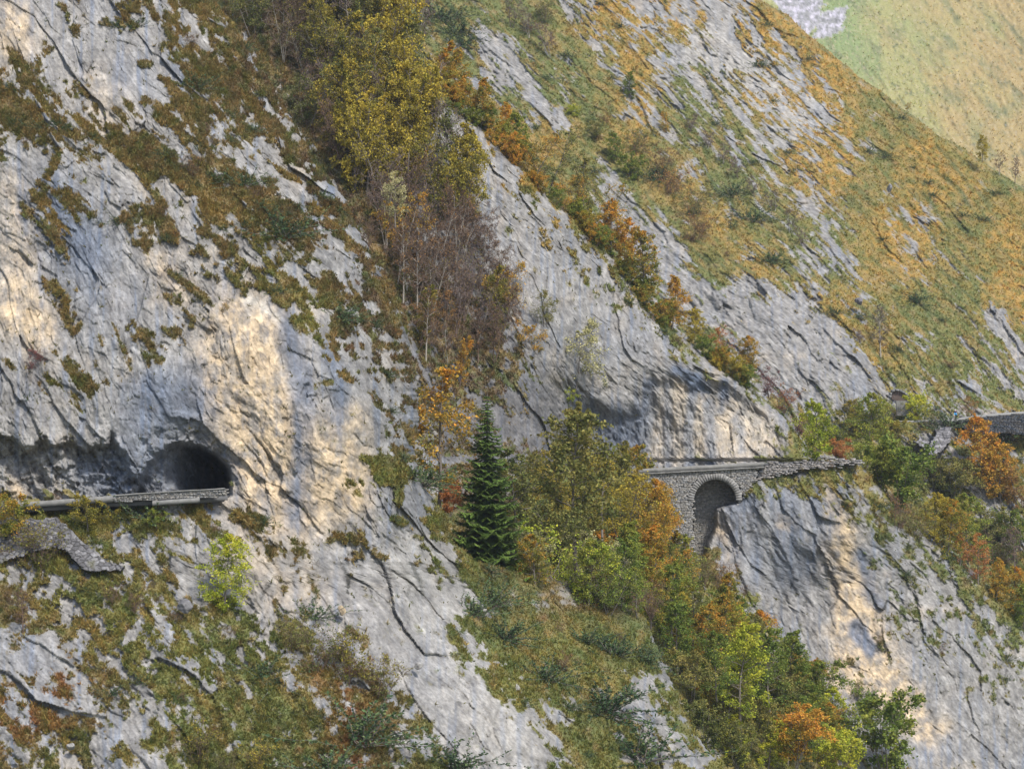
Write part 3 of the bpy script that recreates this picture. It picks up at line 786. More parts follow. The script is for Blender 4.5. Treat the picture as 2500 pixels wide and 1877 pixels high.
def proto_juniper(key, seed, H=2.0, nb=50, sprays=44, wide=1.0):
    """low evergreen shrub: arching stems clothed in short needle sprays"""
    rs = np.random.RandomState(seed)
    wood, V, Q, Cc, n = MB(), [], [], [], 0
    for b in range(nb):
        az = rs.rand() * 6.28; el = rs.uniform(.1, 1.5)
        L = H * rs.uniform(.55, 1.1) * (1.15 - .25 * math.sin(el)) * wide ** (math.cos(el))
        l = np.array(limb((.12 * rs.randn() * wide, .12 * rs.randn(), -.15), (math.cos(az) * math.cos(el), math.sin(az) * math.cos(el), math.sin(el)), L, rs, 5, .05, .18))
        wood.tube(l, [.03, .025, .02, .015, .01, .005], 3)
        for k in range(sprays):
            t = rs.uniform(.2, 1) * 4.99; p = l[int(t)] + (l[int(t) + 1] - l[int(t)]) * (t - int(t))
            dd = (l[-1] - l[0]) / L + .75 * rs.randn(3); dd /= np.linalg.norm(dd)
            s = H * rs.uniform(.05, .11)
            u = np.cross(dd, rs.randn(3)); u = u / np.linalg.norm(u) * s * .22
            V += [p, p + dd * s * .5 + u, p + dd * s, p + dd * s * .5 - u]; Q.append([n, n + 1, n + 2, n + 3]); n += 4
            Cc += [[rs.rand(), rs.rand(), 0]] * 4
    wv = np.concatenate(wood.v); wf = np.concatenate(wood.f4)
    o = make_mesh("trunk", wv, wf, mats=[None_mat, None_mat], mat_idx=[0] * len(wf), cols=np.full((len(wv), 3), .5)); tm = o.data; bpy.data.objects.remove(o)
    o = make_mesh("crown", np.array(V), np.array(Q), mats=[None_mat, None_mat], mat_idx=[1] * len(Q), cols=np.array(Cc)); cm = o.data; bpy.data.objects.remove(o)
    PROTO.setdefault(key, []).append((tm, cm, H))

for k in range(4): proto_tree('B', 'leafy', seed=20 + k, H=10, spread=[.27, .32, .24, .30][k], low=.12, n1=30, nleaf=8500, lsize=.22, rise=.55)
for k in range(4): proto_tree('S', 'leafy', seed=30 + k, H=10, spread=[.25, .30, .22, .28][k], low=.16, n1=28, n3=5, nleaf=4000, lsize=.2, rise=.6, stems=[1, 2, 1, 3][k])
for k in range(4): proto_tree('N', 'bare', seed=40 + k, H=12, spread=[.2, .24, .18, .22][k], low=.25, n1=26, n2=6, n3=5, nleaf=600, lsize=.17, rise=1.0, bare=True, stems=[2, 3, 1, 2][k], tw=.08)
for k in range(3): proto_tree('U', 'leafy', seed=50 + k, H=6, spread=.34, low=.08, n1=34, nleaf=7000, lsize=.2, rise=.7, stems=5, prof='bush')
for k in range(2): proto_tree('H', 'bare', seed=60 + k, H=4, spread=.36, low=.05, n1=36, n2=5, n3=4, nleaf=500, lsize=.13, rise=.9, bare=True, stems=7, prof='bush', tw=.035)
for k in range(3): proto_tree('V', 'leafy', seed=64 + k, H=5, spread=.34, low=.05, n1=34, n3=5, nleaf=1500, lsize=.15, rise=.8, stems=7, prof='bush', tw=.03)
proto_spruce('P', 70)
for k in range(3): proto_juniper('J', 80 + k, wide=[1.5, 1.1, 1.9][k])

LM = dict(
    green=leaf_mat("leaves_green", (.080, .135, .026), (.180, .235, .040), (.360, .340, .055)),
    mixed=leaf_mat("leaves_green_and_orange", (0.093, 0.147, 0.028), (0.295, 0.256, 0.040), (0.651, 0.287, 0.040)),
    yellow=leaf_mat("leaves_yellow", (.170, .165, .028), (.390, .315, .042), (.570, .430, .060)),
    gold=leaf_mat("leaves_olive_gold", (.090, .105, .024), (.225, .205, .034), (.450, .330, .045)),
    orange=leaf_mat("leaves_orange", (0.188, 0.188, 0.037), (0.500, 0.312, 0.043), (0.700, 0.300, 0.045)),
    rust=leaf_mat("leaves_rust", (0.202, 0.085, 0.043), (0.449, 0.163, 0.059), (0.558, 0.279, 0.078)),
    olive=leaf_mat("leaves_olive", (.085, .115, .030), (.185, .190, .050), (.330, .270, .070)),
    lime=leaf_mat("leaves_lime", (0.171, 0.232, 0.028), (0.372, 0.419, 0.040), (0.651, 0.589, 0.062)),
    pale=leaf_mat("leaves_pale", (0.202, 0.217, 0.085), (0.419, 0.395, 0.171), (0.651, 0.589, 0.310)),
    wine=leaf_mat("leaves_wine_red", (0.093, 0.040, 0.043), (0.186, 0.065, 0.070), (0.295, 0.109, 0.093)),
    brown=leaf_mat("leaves_brown", (0.139, 0.090, 0.050), (0.264, 0.163, 0.062), (0.465, 0.232, 0.062)),
    needle=leaf_mat("needles_spruce", (.034, .066, .014), (.075, .135, .024), (.150, .215, .045), .2),
    juniper=leaf_mat("needles_juniper", (0.028, 0.059, 0.028), (0.062, 0.112, 0.043), (0.132, 0.171, 0.062), .15))
BM = dict(grey=None_mat, brown=simple_mat("twigs_brown", (.132, .090, .066), 5, .3), purple=simple_mat("twigs_purple_grey", (.150, .112, .098), 5, .3), pale=simple_mat("bark_pale", (.30, .27, .23), 6, .3))
NAMES = {'B': ('broadleaf_tree', 'tree'), 'S': ('broadleaf_tree', 'tree'), 'N': ('bare_tree', 'tree'), 'U': ('leafy_bush', 'bush'), 'H': ('twiggy_shrub', 'shrub'),
         'V': ('twiggy_shrub', 'shrub'), 'P': ('spruce_tree', 'spruce'), 'J': ('juniper_shrub', 'shrub')}
_prs = random.Random(11)
def plant(kind, px, py, hpx, leaf, label, layer='A', dy=0.0, w=1.0, bark=None, group=None, var=None, whole=True):
    """put one plant with its foot at a photo pixel of a mountainside"""
    Y = (surf({'A': 'near_cliff', 'C': 'rock_buttress', 'D': 'mountain_slope'}[layer], px, py) if isinstance(layer, str) else layer) + dy
    p = at(px, py, Y)
    tm, cm, H = PROTO[kind][(_prs.randrange(99) if var is None else var) % len(PROTO[kind])]
    if kind in 'BSU': hpx *= 1.13
    s = hpx * Y / F / H
    nm, cat = NAMES[kind]
    root = empty(nm, (p.x, p.y + .3, p.z - .15), _prs.uniform(0, 6.28) if kind != 'P' else 0)
    root.scale = (s * w, s * w, s)
    tag(root, label, cat, group)
    bm = BM[bark or ('brown' if kind in 'NHV' else 'grey')]
    for nme, me in (('trunk', tm), ('crown', cm)):
        o = bpy.data.objects.new(nme, me); COL.objects.link(o); o.parent = root
        for k, m in ((0, BM['pale'] if nme == 'trunk' and kind == 'N' and _prs.random() < .5 else bm), (1, LM[leaf])):
            if k < len(o.material_slots):
                o.material_slots[k].link = 'OBJECT'; o.material_slots[k].material = m
    return root
# ------------------------------------------------------------------ the wood in the gully behind the near cliff
def inside(pts, x, y):
    r = False; n = len(pts)
    for i in range(n):
        (x1, y1), (x2, y2) = pts[i], pts[(i + 1) % n]
        if (y1 > y) != (y2 > y) and x < (x2 - x1) * (y - y1) / (y2 - y1) + x1: r = not r
    return r
WOOD = [(545, 30), (1000, 10), (1010, 190), (1045, 330), (1100, 440), (1190, 600), (1255, 760), (1235, 900), (1130, 960), (1040, 950), (1015, 880), (960, 680), (870, 520), (760, 340), (690, 200), (600, 110)]
wr = random.Random(5)
y = -10
while y < 970:
    x = 540 + wr.uniform(0, 40)
    while x < 1270:
        bx, by = x + wr.uniform(-16, 16), y + wr.uniform(-20, 20)
        if inside(WOOD, bx, by):
            ye = by - 150
            h = wr.uniform(185, 270) * (1.0 if by < 700 else .85)
            q = wr.random()
            if bx > 770 + .18 * by and bx > 790 and by < 560 and q < .72:
                if by < 300: lab = 'olive or gold slender beech in the wood at the top of the gully'
                else: lab = 'olive and gold beech in the wood against the upper buttress'
                plant('B' if q < .14 else 'S', bx, by, h * (.9 if q < .14 else 1.05), 'yellow' if (bx > 860 and q < .56) else ('gold' if q < .6 else 'olive'), lab, 'C', w=.8, group='golden beeches in the gully wood')
            elif bx < 790 and by < 330:
                plant('S' if q < .35 else 'N', bx, by, h * .8, 'olive' if q < .7 else 'gold', 'thin olive tree in the wood beside the crest of the near cliff', 'C', w=.85, group='olive trees along the cliff crest')
            elif q < .2 and by > 450:
                plant('S', bx, by, h * .8, 'orange' if q < .05 else ('gold' if q < .11 else 'brown'), 'half bare tree with autumn leaves in the brown gully wood', 'C', bark='brown', w=.8, group='half bare trees in the gully wood')
            else:
                if bx - .66 * by < 520: lab = 'bare brown tree in the gully wood close behind the near cliff'
                elif by > 640: lab = 'bare brown tree with pale stems at the foot of the gully wood'
                else: lab = 'bare brown tree in the thick of the gully wood'
                plant('N', bx, by, h, 'brown' if q < .8 else 'gold', lab, 'C', bark='brown' if q < .7 else 'purple', w=.8, group='bare trees in the gully wood')
        x += 44
    y += 53

# ------------------------------------------------------------------ plants one by one: kind, foot x, foot y, height, leaves, side, description
PL = [
 # crest of the buttress, downhill
 ('B',1080,235,105,'mixed','C','green and orange beech at the top of the buttress crest'),
 ('B',1118,262,150,'mixed','C','tallest green beech with yellow top on the upper buttress crest'),
 ('S',1150,285,90,'orange','C','thin orange tree between two green beeches on the upper crest'),
 ('B',1190,330,130,'mixed','C','broad orange flecked beech on the buttress crest above the first pines'),
 ('B',1228,355,100,'orange','C','orange beech leaning over the pale rock of the upper crest'),
 ('B',1262,400,120,'green','C','green beech below the orange ones on the upper crest'),
 ('S',1335,460,160,'olive','C','thin open green tree with visible stems on the middle crest'),
 ('S',1300,432,110,'orange','C','orange brown sapling beside the thin open tree on the crest'),
 ('S',1385,520,105,'orange','C','small rust orange tree on the middle of the buttress crest'),
 ('S',1420,545,150,'olive','C','slender pale green birch on the middle crest'),
 ('S',1455,575,140,'mixed','C','thin green and orange tree next to the slender birch'),
 ('B',1490,625,130,'orange','C','orange beech on the lower half of the crest above the slab'),
 ('B',1525,660,120,'orange','C','deep orange beech beside the large green crest tree'),
 ('B',1568,735,165,'mixed','C','large green beech with orange edge standing at the knee of the crest'),
 ('B',1640,805,125,'orange','C','bright orange red beech alone on the lower crest'),
 ('B',1698,845,90,'yellow','C','yellow beech between the orange red one and the rusty one'),
 ('S',1755,890,100,'rust','C','rusty half bare tree on the lower crest'),
 ('B',1820,925,100,'orange','C','golden orange beech last of the tall trees on the crest'),
 ('V',1880,965,80,'wine','C','dark red bush on the crest just above the road cutting'),
 ('V',1915,1000,70,'rust','C','red brown bush low on the crest over the road cutting'),
 ('V',1948,1060,60,'wine','C','small dark red bush on the edge above the road bend'),
 # round the road bend
 ('B',1995,1135,150,'lime','C','yellow green beech standing at the end of the parapet wall'),
 ('U',2035,1110,80,'olive','D','olive bush behind the beech at the road bend'),
 ('U',2085,1070,70,'gold','D','yellowish bush on the slope between the two tall roadside trees'),
 ('B',2118,1130,160,'green',420,'tall slim green tree behind the end of the road parapet'),
 ('U',2055,1125,55,'rust',400,'small red bush close to the ragged end of the parapet'),
 ('U',2195,1245,180,'green','C','big round green bush on the shoulder right of the road end'),
 ('U',2150,1180,105,'green','C','green bush at the shoulder nearest the parapet end'),
 ('V',2240,1320,100,'olive','C','grey twiggy bush on the rocks under the big green bush'),
 ('H',2190,1290,90,'brown','C','bare grey shrub on the rock edge under the shoulder'),
 ('B',2280,1330,120,'yellow','C','yellow beech below the big green bush on the shoulder'),
 ('B',2315,1360,130,'mixed','C','green and orange beech on the edge of the lower cliff'),
 ('B',2365,1375,160,'green',400,'pale green tree rising behind the lower cliff edge'),
 ('S',2390,1430,120,'rust','C','rust red tree on the lower cliff edge'),
 ('S',2345,1385,80,'rust','C','small rusty tree left of the rust red tree on the edge'),
 ('B',2432,1468,100,'orange','C','orange beech low on the cliff edge near the frame'),
 ('B',2470,1505,115,'mixed','C','green orange beech at the lowest end of the cliff edge'),
 ('B',2500,1540,110,'green','C','green beech cut by the right frame edge below the orange ones'),
 ('B',2395,1200,175,'orange','D','large orange beech under the far retaining wall'),
 ('B',2445,1235,150,'orange','D','orange brown beech right of the large orange one'),
 ('S',2490,1260,130,'brown','D','brownish tree at the right frame edge under the far road'),
 ('U',2420,1330,90,'olive','D','olive bush on the slope below the large orange beech'),
 ('U',2470,1340,100,'green','D','green bush on the slope near the right frame edge'),
 ('N',2480,1420,150,'brown','D','grey brown bare tree behind the cliff edge at right'),
 ('V',2430,1380,110,'olive','D','grey olive twiggy bush behind the rusty trees'),
 ('U',2330,1230,110,'olive','D','olive green bush beside the far dry stone wall'),
 ('U',2290,1200,90,'olive','D','dull green bush under the far dry stone wall'),
 # by the far road
 ('V',2170,1040,75,'olive','D','grey twiggy bush left of the far tunnel portal'),
 ('U',2235,1030,75,'lime','D','light green bush right of the far tunnel portal'),
 ('V',2270,1040,55,'gold','D','thin yellowish bush on the verge before the far road wall'),
 ('J',2312,1044,48,'juniper','D','dark juniper on the verge beside the cyclist'),
 ('S',2368,1022,60,'brown','D','orange brown thorn tree hanging over the far road'),
 ('U',2130,1060,70,'olive','D','olive bush on the verge behind the slim green tree'),
 ('U',2085,1020,50,'gold','D','small yellowish bush at the foot of the pale far cliff'),
 ('U',2180,1080,60,'gold','D','yellow olive bush on the bank below the far tunnel'),
 ('J',2445,1075,55,'juniper','D','dark shrub at the foot of the far retaining wall'),
 # the middle of the gully
 ('S',1068,1255,330,'orange',268,'tall golden orange tree left of the dark spruce'),
 ('U',1098,1250,80,'rust',266,'reddish bush between the golden tree and the spruce'),
 ('J',1032,1180,60,'juniper','A','dark juniper on the grassy ledge by the golden tree'),
 ('P',1188,1410,462,'needle',266,'big dark green spruce in the middle of the gully'),
 ('S',1258,1390,285,'olive',276,'slim olive tree just right of the spruce'),
 ('U',1345,1390,170,'olive',280,'dark olive rounded bush right of the slim olive tree'),
 ('B',1408,1380,365,'olive',288,'tallest olive tree with a bare pole trunk in the gully'),
 ('S',1330,1260,180,'gold',310,'yellow olive tree between the spruce and the tall pole tree'),
 ('B',1300,1230,120,'olive',316,'olive tree behind the spruce against the road wall'),
 ('S',1470,1320,210,'gold',300,'golden olive tree right of the tall pole tree'),
 ('S',1520,1330,200,'yellow',315,'yellow tree at the left end of the viaduct'),
 ('S',1560,1300,150,'gold',325,'golden tree against the left wall of the viaduct'),
 ('B',1588,1345,165,'orange',322,'bright orange beech beside the arch pier'),
 ('S',1620,1320,110,'orange',340,'thin orange tree touching the arch pier'),
 ('S',1420,1515,255,'lime',270,'lime yellow sapling in front of the gully wood'),
 ('S',1318,1410,150,'pale',268,'pale flecked small tree right of the spruce foot'),
 ('S',1490,1440,160,'pale',285,'pale olive tree behind the lime sapling'),
 ('B',1545,1470,185,'green',298,'green tree under the yellow ones left of the viaduct'),
 ('B',1600,1440,150,'mixed',312,'green and yellow tree below the bright orange beech'),
 ('S',1640,1460,140,'orange',325,'orange flecked tree below the arch pier'),
 ('V',1668,1440,80,'brown','C','brown twiggy bush at the foot of the arch pier'),
 ('V',1722,1420,80,'olive',352,'olive shrub growing in front of the arch opening'),
 ('V',1760,1440,90,'brown','C','brown shrub on the slope under the arch'),
 ('H',1470,1500,110,'brown',276,'bare purple brown shrub right of the lime sapling'),
 ('H',1535,1520,110,'brown',280,'bare brown shrub over the rock at the spur edge'),
 ('H',1590,1500,90,'brown',286,'low bare shrub beside the green strip of trees'),
 ('S',1308,875,110,'orange','C','small orange tree on a ledge in the gully rocks'),
 ('S',1330,800,95,'olive','C','pale green sapling above the small orange ledge tree'),
 ('S',1400,955,200,'pale','C','pale green leaning tree on the dark gully slab'),
 ('U',1385,990,45,'lime','C','small lime green bush under the leaning tree'),
 ('S',965,545,120,'pale',330,'white leaved small tree in the brown gully wood'),
 ('S',1215,770,150,'orange','C','orange tree on the right edge of the brown wood'),
 ('S',1065,1010,80,'brown','C','brown shrubby tree on the rocks above the golden tree'),
 ('B',1400,1130,120,'gold',322,'golden crowned tree rising before the road wall'),
 # the green strip down the gully
 ('B',1588,1540,150,'mixed',300,'green gold tree at the upper end of the green strip'),
 ('B',1640,1545,165,'green',312,'green tree in the strip under the orange flecked tree'),
 ('B',1690,1570,150,'olive',322,'olive tree high in the strip beneath the brown bushes'),
 ('B',1655,1640,165,'green',300,'full green tree against the pale rock at the spur edge'),
 ('B',1725,1640,160,'mixed',316,'yellowish tree in the centre of the green strip'),
 ('U',1690,1720,130,'olive',292,'olive bush beside the rocky spur in the strip'),
 ('B',1770,1600,150,'mixed',330,'green and yellow tree below the grassy ledge'),
 ('B',1808,1745,205,'lime',312,'bright yellow green tree with a pale trunk in the strip'),
 ('B',1750,1700,150,'green',304,'green tree left of the bright yellow green one'),
 ('B',1880,1725,175,'green',326,'dark green tree right of the bright yellow green one'),
 ('B',1935,1720,170,'green',336,'green tree at the foot of the ochre cliff'),
 ('B',1840,1640,130,'olive',334,'olive tree above the dark green one in the strip'),
 ('U',2010,1725,110,'green',342,'dark green bush against the ochre cliff foot'),
 ('U',1970,1690,90,'mixed',344,'orange flecked bush against the grey lower cliff'),
 ('U',1945,1860,140,'orange',318,'yellow orange bush on the grass near the lower frame'),
 ('U',1720,1840,130,'olive',286,'olive bush low in the strip by the spur'),
 ('U',1800,1870,110,'olive',296,'pale olive bush near the lower frame edge'),
 ('U',1860,1800,100,'olive',312,'small olive bush between the strip and the orange bush'),
 ('U',2045,1890,120,'lime',326,'yellow green bush at the lower frame edge'),
 ('U',2165,1885,210,'green',338,'large green bush at the foot of the right cliff'),
 ('V',2105,1740,100,'olive',350,'olive twiggy bush above the large green bush'),
 ('V',2010,1790,80,'brown',338,'brown shrub on the grass under the cliff'),
 ('U',1650,1520,110,'yellow',318,'yellow bush at the head of the green strip'),
 ('V',1905,1168,36,'brown','C','brown bush under the ragged road wall next to the viaduct'),
 ('V',1955,1162,40,'gold','C','yellowish bush under the middle of the ragged road wall'),
 ('V',2015,1155,42,'brown','C','brown twiggy bush hanging below the ragged road wall'),
 ('V',2070,1150,44,'olive','C','olive bush under the far end of the ragged road wall'),
 # near cliff
 ('B',545,1500,185,'lime','A','yellow green bushy tree standing below the tunnel'),
 ('V',88,905,75,'wine','A','dark wine red bush on the left cliff ledge'),
 ('J',690,575,66,'juniper','A','large dark juniper on the upper grass band'),
 ('J',590,450,42,'juniper','A','wide flat juniper on the upper cliff below the crest'),
 ('J',478,212,38,'juniper','A','round juniper alone on the brown upper turf'),
 ('J',832,778,52,'juniper','A','bright green juniper at the right rim of the near cliff'),
 ('U',215,1305,95,'gold','A','yellow green bush hanging over the dry stone wall end'),
 ('U',8,1330,120,'mixed','A','orange green bush at the left frame edge by the road'),
 ('V',95,1385,150,'gold','A','sparse yellow bush in front of the dry stone wall'),
 ('V',40,1390,120,'olive','A','olive twiggy bush on the left part of the dry stone wall'),
 ('J',352,1268,58,'juniper','A','grey green juniper against the stone road parapet'),
 ('U',385,1300,60,'green','A','dark green bush under the concrete beam of the road'),
 ('J',636,1655,56,'juniper','A','round dark juniper on the lower grass slope'),
 ('J',872,1810,110,'juniper','A','large spreading juniper near the bottom of the slope'),
 ('J',800,1900,90,'juniper','A','dark juniper at the lower frame edge'),
 ('V',770,1640,150,'olive','A','olive twiggy thicket on the lower slope, left one'),
 ('V',850,1670,165,'gold','A','tallest olive twiggy thicket on the lower slope'),
 ('V',925,1710,150,'olive','A','olive twiggy thicket next to the pale rock rib'),
 ('V',715,1590,110,'olive','A','small olive thicket above the others on the slope'),
 ('V',485,1865,125,'gold','A','yellow thicket at the lower frame left of centre'),
 ('V',625,1880,90,'yellow','A','small yellow thicket at the lower frame'),
 ('V',560,1895,80,'olive','A','olive thicket between the two yellow ones at the frame'),
 ('N',55,1560,140,'brown','A','small bare tree on the rocks at lower left'),
 ('H',330,1500,60,'brown','A','low brown shrub above the dark boulder'),
 ('H',275,1480,60,'brown','A','low brown shrub under the dry stone wall'),
 ('J',765,1510,50,'juniper','A','juniper at the foot of the near slab'),
 ('J',1005,1165,46,'juniper','A','small juniper on the edge of the grassy ledge'),
 ('J',1150,1500,56,'juniper','A','dark juniper below the foot of the spruce'),
 ('J',1195,1475,66,'juniper','A','juniper just under the spruce on the spur'),
 ('J',1440,1575,54,'juniper','A','juniper in the middle of the grassy spur'),
 ('J',1500,1600,62,'juniper','A','dark juniper near the edge of the spur'),
 ('J',1580,1620,44,'juniper','A','small juniper at the rim of the spur'),
 ('J',1480,1740,90,'juniper','A','large juniper low on the grassy spur'),
 ('J',1560,1850,100,'juniper','A','large juniper at the bottom of the spur'),
 ('J',1105,1880,80,'juniper','A','juniper at the frame edge beside the pale ribs'),
 ('J',1230,1560,60,'juniper','A','juniper beside thin rock fins on the spur'),
 ('J',1330,1660,60,'juniper','A','juniper above the ribbed rocks of the spur'),
 ('V',1370,1640,60,'brown','A','brown twiggy shrub on the spur grass'),
 ('H',900,590,70,'brown','A','bare shrub at the grassy rim of the near cliff'),
 ('H',470,430,60,'brown','A','bare shrub on the upper turf band'),
 ('V',600,760,0,'brown','A',''),
 # the far slope
 ('N',1250,70,100,'brown','D','bare brown tree on the far slope near the top frame'),
 ('N',1295,100,95,'brown','D','bare brown tree beside the uppermost far rocks'),
 ('N',1345,140,110,'brown','D','olive brown tree over the little far crag'),
 ('V',1330,60,80,'olive','D','olive bush high on the far slope'),
 ('J',1075,50,50,'juniper','D','dark dwarf pine at the top of the far slope'),
 ('J',1115,85,46,'juniper','D','dark dwarf pine under the topmost one'),
 ('J',1130,115,36,'juniper','D','lowest dwarf pine of the upper far slope'),
 ('B',1540,245,66,'green','D','small green tree on the orange grass of the far slope'),
 ('U',1403,285,32,'lime','D','small bright bush on the far meadow'),
 ('U',1450,345,50,'olive','D','pale green bush on the far meadow beside the shrubs'),
 ('B',1500,400,75,'green','D','green bush left of the brown far shrubs'),
 ('U',1545,440,70,'green','D','green bush under the brown far shrubs'),
 ('J',1600,440,40,'juniper','D','dark pine among the brown far shrubs'),
 ('V',1560,380,85,'olive','D','olive brown shrub topmost of the lower far row'),
 ('V',1610,425,85,'brown','D','brown shrub second in the lower far row'),
 ('V',1640,480,90,'brown','D','purple brown shrub third in the lower far row'),
 ('V',1690,530,95,'olive','D','olive shrub fourth in the lower far row'),
 ('V',1695,590,95,'brown','D','large purple brown shrub at the low end of the far row'),
 ('S',1630,330,60,'orange','D','small orange larch on the far orange grass'),
 ('N',1680,330,70,'brown','D','thin purple tree first of the diagonal far row'),
 ('N',1725,370,75,'brown','D','thin purple tree second of the diagonal far row'),
 ('N',1765,405,75,'brown','D','thin purple tree third of the diagonal far row'),
 ('N',1805,440,80,'brown','D','thin purple tree fourth of the diagonal far row'),
 ('N',1845,485,80,'olive','D','thin purple tree fifth of the diagonal far row'),
 ('N',1890,525,85,'olive','D','thin grey olive tree sixth of the diagonal far row'),
 ('N',1930,570,80,'olive','D','thin grey olive tree seventh of the diagonal far row'),
 ('N',1965,605,70,'brown','D','thin tree last of the diagonal far row'),
 ('J',1785,480,40,'juniper','D','dwarf pine left of the diagonal far row'),
 ('J',1840,540,40,'juniper','D','dwarf pine below the fifth diagonal tree'),
 ('J',1880,640,36,'juniper','D','lone dark pine under the diagonal row'),
 ('N',2152,880,150,'olive','D','tall bare multi stemmed tree on the far slope'),
 ('N',2105,850,70,'brown','D','small bare tree left of the tall multi stemmed one'),
 ('J',2240,740,36,'juniper','D','dark pine on the lower far meadow'),
 ('N',2478,450,75,'purple' if 0 else 'brown','D','bare purple tree on the far ridge at right'),
 ('B',2398,392,60,'yellow',572,'yellow tree on the far ridge'),
 ('N',2440,425,65,'brown',575,'bare tree beside the yellow one on the far ridge'),
 ('S',2215,270,26,'orange',590,'small orange bush on the upper far ridge'),
 ('P',2155,46,26,'needle',1235,'small dark spruce on the sunlit far hillside'),
 ('P',2406,60,16,'needle',1230,'tiny dark spruce high on the far hillside'),
 ('J',2216,118,22,'juniper',1180,'round dark bush on the sunlit hillside'),
 ('J',2065,40,30,'juniper',1210,'dark bush beside the far scree'),
 ('J',2090,80,24,'juniper',1200,'dark bush at the right foot of the far scree'),
 ('J',2120,90,22,'juniper',1190,'dark bush on the grass right of the scree'),
]
for (k, px, py, h, lf, ly, lab) in PL:
    if not h: continue
    kw = {}
    if k == 'J': kw['w'] = 1.5
    if h == 462: kw['w'] = 1.04
    if ly == 'D' and k == 'N': kw['bark'] = 'purple'
    if ly == 'C' and py < 1110 and px > 1060 and k in 'BSV' and not (1200 < px < 1460 and py > 740): h *= 1.0
    plant(k, px, py, h, lf, lab, ly, **kw)

# a fringe of small bushes all along the crest of the buttress
for i in range(62):
    y = wr.uniform(170, 960); x = float(xEC(np.array([y]))[0]) - wr.uniform(1, 16); q = wr.random()
    plant('U' if q < .7 else 'V', x, y + 8, wr.uniform(36, 66), ('green', 'mixed', 'yellow', 'orange', 'green')[i % 5], 'small autumn bush on the buttress crest between the taller trees', 'C', group='small bushes along the buttress crest')

# the rest of the belt of trees that fills the gully from the spruce down
STRIP = [(1240, 1370), (1290, 1215), (1420, 1190), (1560, 1210), (1640, 1330), (1700, 1480), (1850, 1610), (1990, 1730), (2080, 1890), (1800, 1900), (1690, 1740), (1610, 1600), (1520, 1520), (1420, 1480), (1270, 1430)]
y = 1200
while y < 1900:
    x = 1230 + wr.uniform(0, 40)
    while x < 2100:
        bx, by = x + wr.uniform(-18, 18), y + wr.uniform(-14, 14)
        if inside(STRIP, bx, by):
            q = wr.random(); h = wr.uniform(115, 165)
            up_ = by < 1420
            lf = ('gold' if q < .4 else 'olive' if q < .75 else 'yellow') if up_ and bx < 1540 else ('orange' if q < .3 else 'yellow' if q < .6 else 'mixed') if up_ else ('green' if q < .4 else 'mixed' if q < .62 else 'lime' if q < .8 else 'olive')
            cw = dict(gold='golden olive', olive='olive green', yellow='yellow', orange='orange', mixed='green and orange', green='green', lime='yellow green')[lf]
            pl = 'between the spruce and the viaduct' if up_ and bx < 1540 else 'at the foot of the viaduct pier' if up_ else 'on the slope below the viaduct' if by < 1640 else 'low in the gully near the frame'
            lab = cw + ' tree in the dense belt ' + pl
            ly = 'A' if bx < float(xEA(np.array([by]))[0]) else 'C'
            if ly == 'A' and by > 1510: x += 50; continue
            plant('S' if q < .3 else 'B', bx, by, h, lf, lab, ly, w=1.05, group=cw + ' trees ' + pl)
        x += 50
    y += 45

# low evergreen cushions and heath shrubs on ledges, too many alike to tell apart
sr = random.Random(21)
for ly, nm, cnt, lab, grp, rng in (
    ('A', 'near_cliff', 120, 'small dark green shrub rooted on a ledge of the near cliff', 'small shrubs on the near cliff', (14, 34)),
    ('C', 'rock_buttress', 50, 'small dark green shrub rooted on a ledge of the middle buttress', 'small shrubs on the buttress', (12, 26)),
    ('D', 'mountain_slope', 110, 'small dark dwarf pine on the grass of the far slope', 'dwarf pines on the far slope', (10, 26))):
    La = LAYERS[nm]; n = 0
    while n < cnt:
        i = sr.randrange(30, len(La.py) - 30); j = sr.randrange(4, La.nc - 6)
        px, py = La.PX[i, j], La.PY[i, j]
        if not (0 < px < 2500 and 0 < py < 1877) or La.g[i, j] < .6: continue
        if ly == 'C' and (px < 1500 or inside(WOOD, px, py)): continue
        if ly == 'A' and py > 1250 and sr.random() < .25: continue
        h = sr.uniform(*rng)
        if sr.random() < .72: plant('J', px, py, h * .8, 'juniper', lab, ly, group=grp, w=sr.uniform(1.1, 1.9))
        else: plant('H' if ly != 'D' else 'V', px, py, h * 1.2, 'brown' if sr.random() < .6 else 'gold', lab.replace('dark green', 'brown twiggy').replace('dark dwarf pine', 'brown shrub'), ly, group=grp.replace('small', 'brown').replace('dwarf pines', 'brown shrubs'), w=1.2)
        n += 1
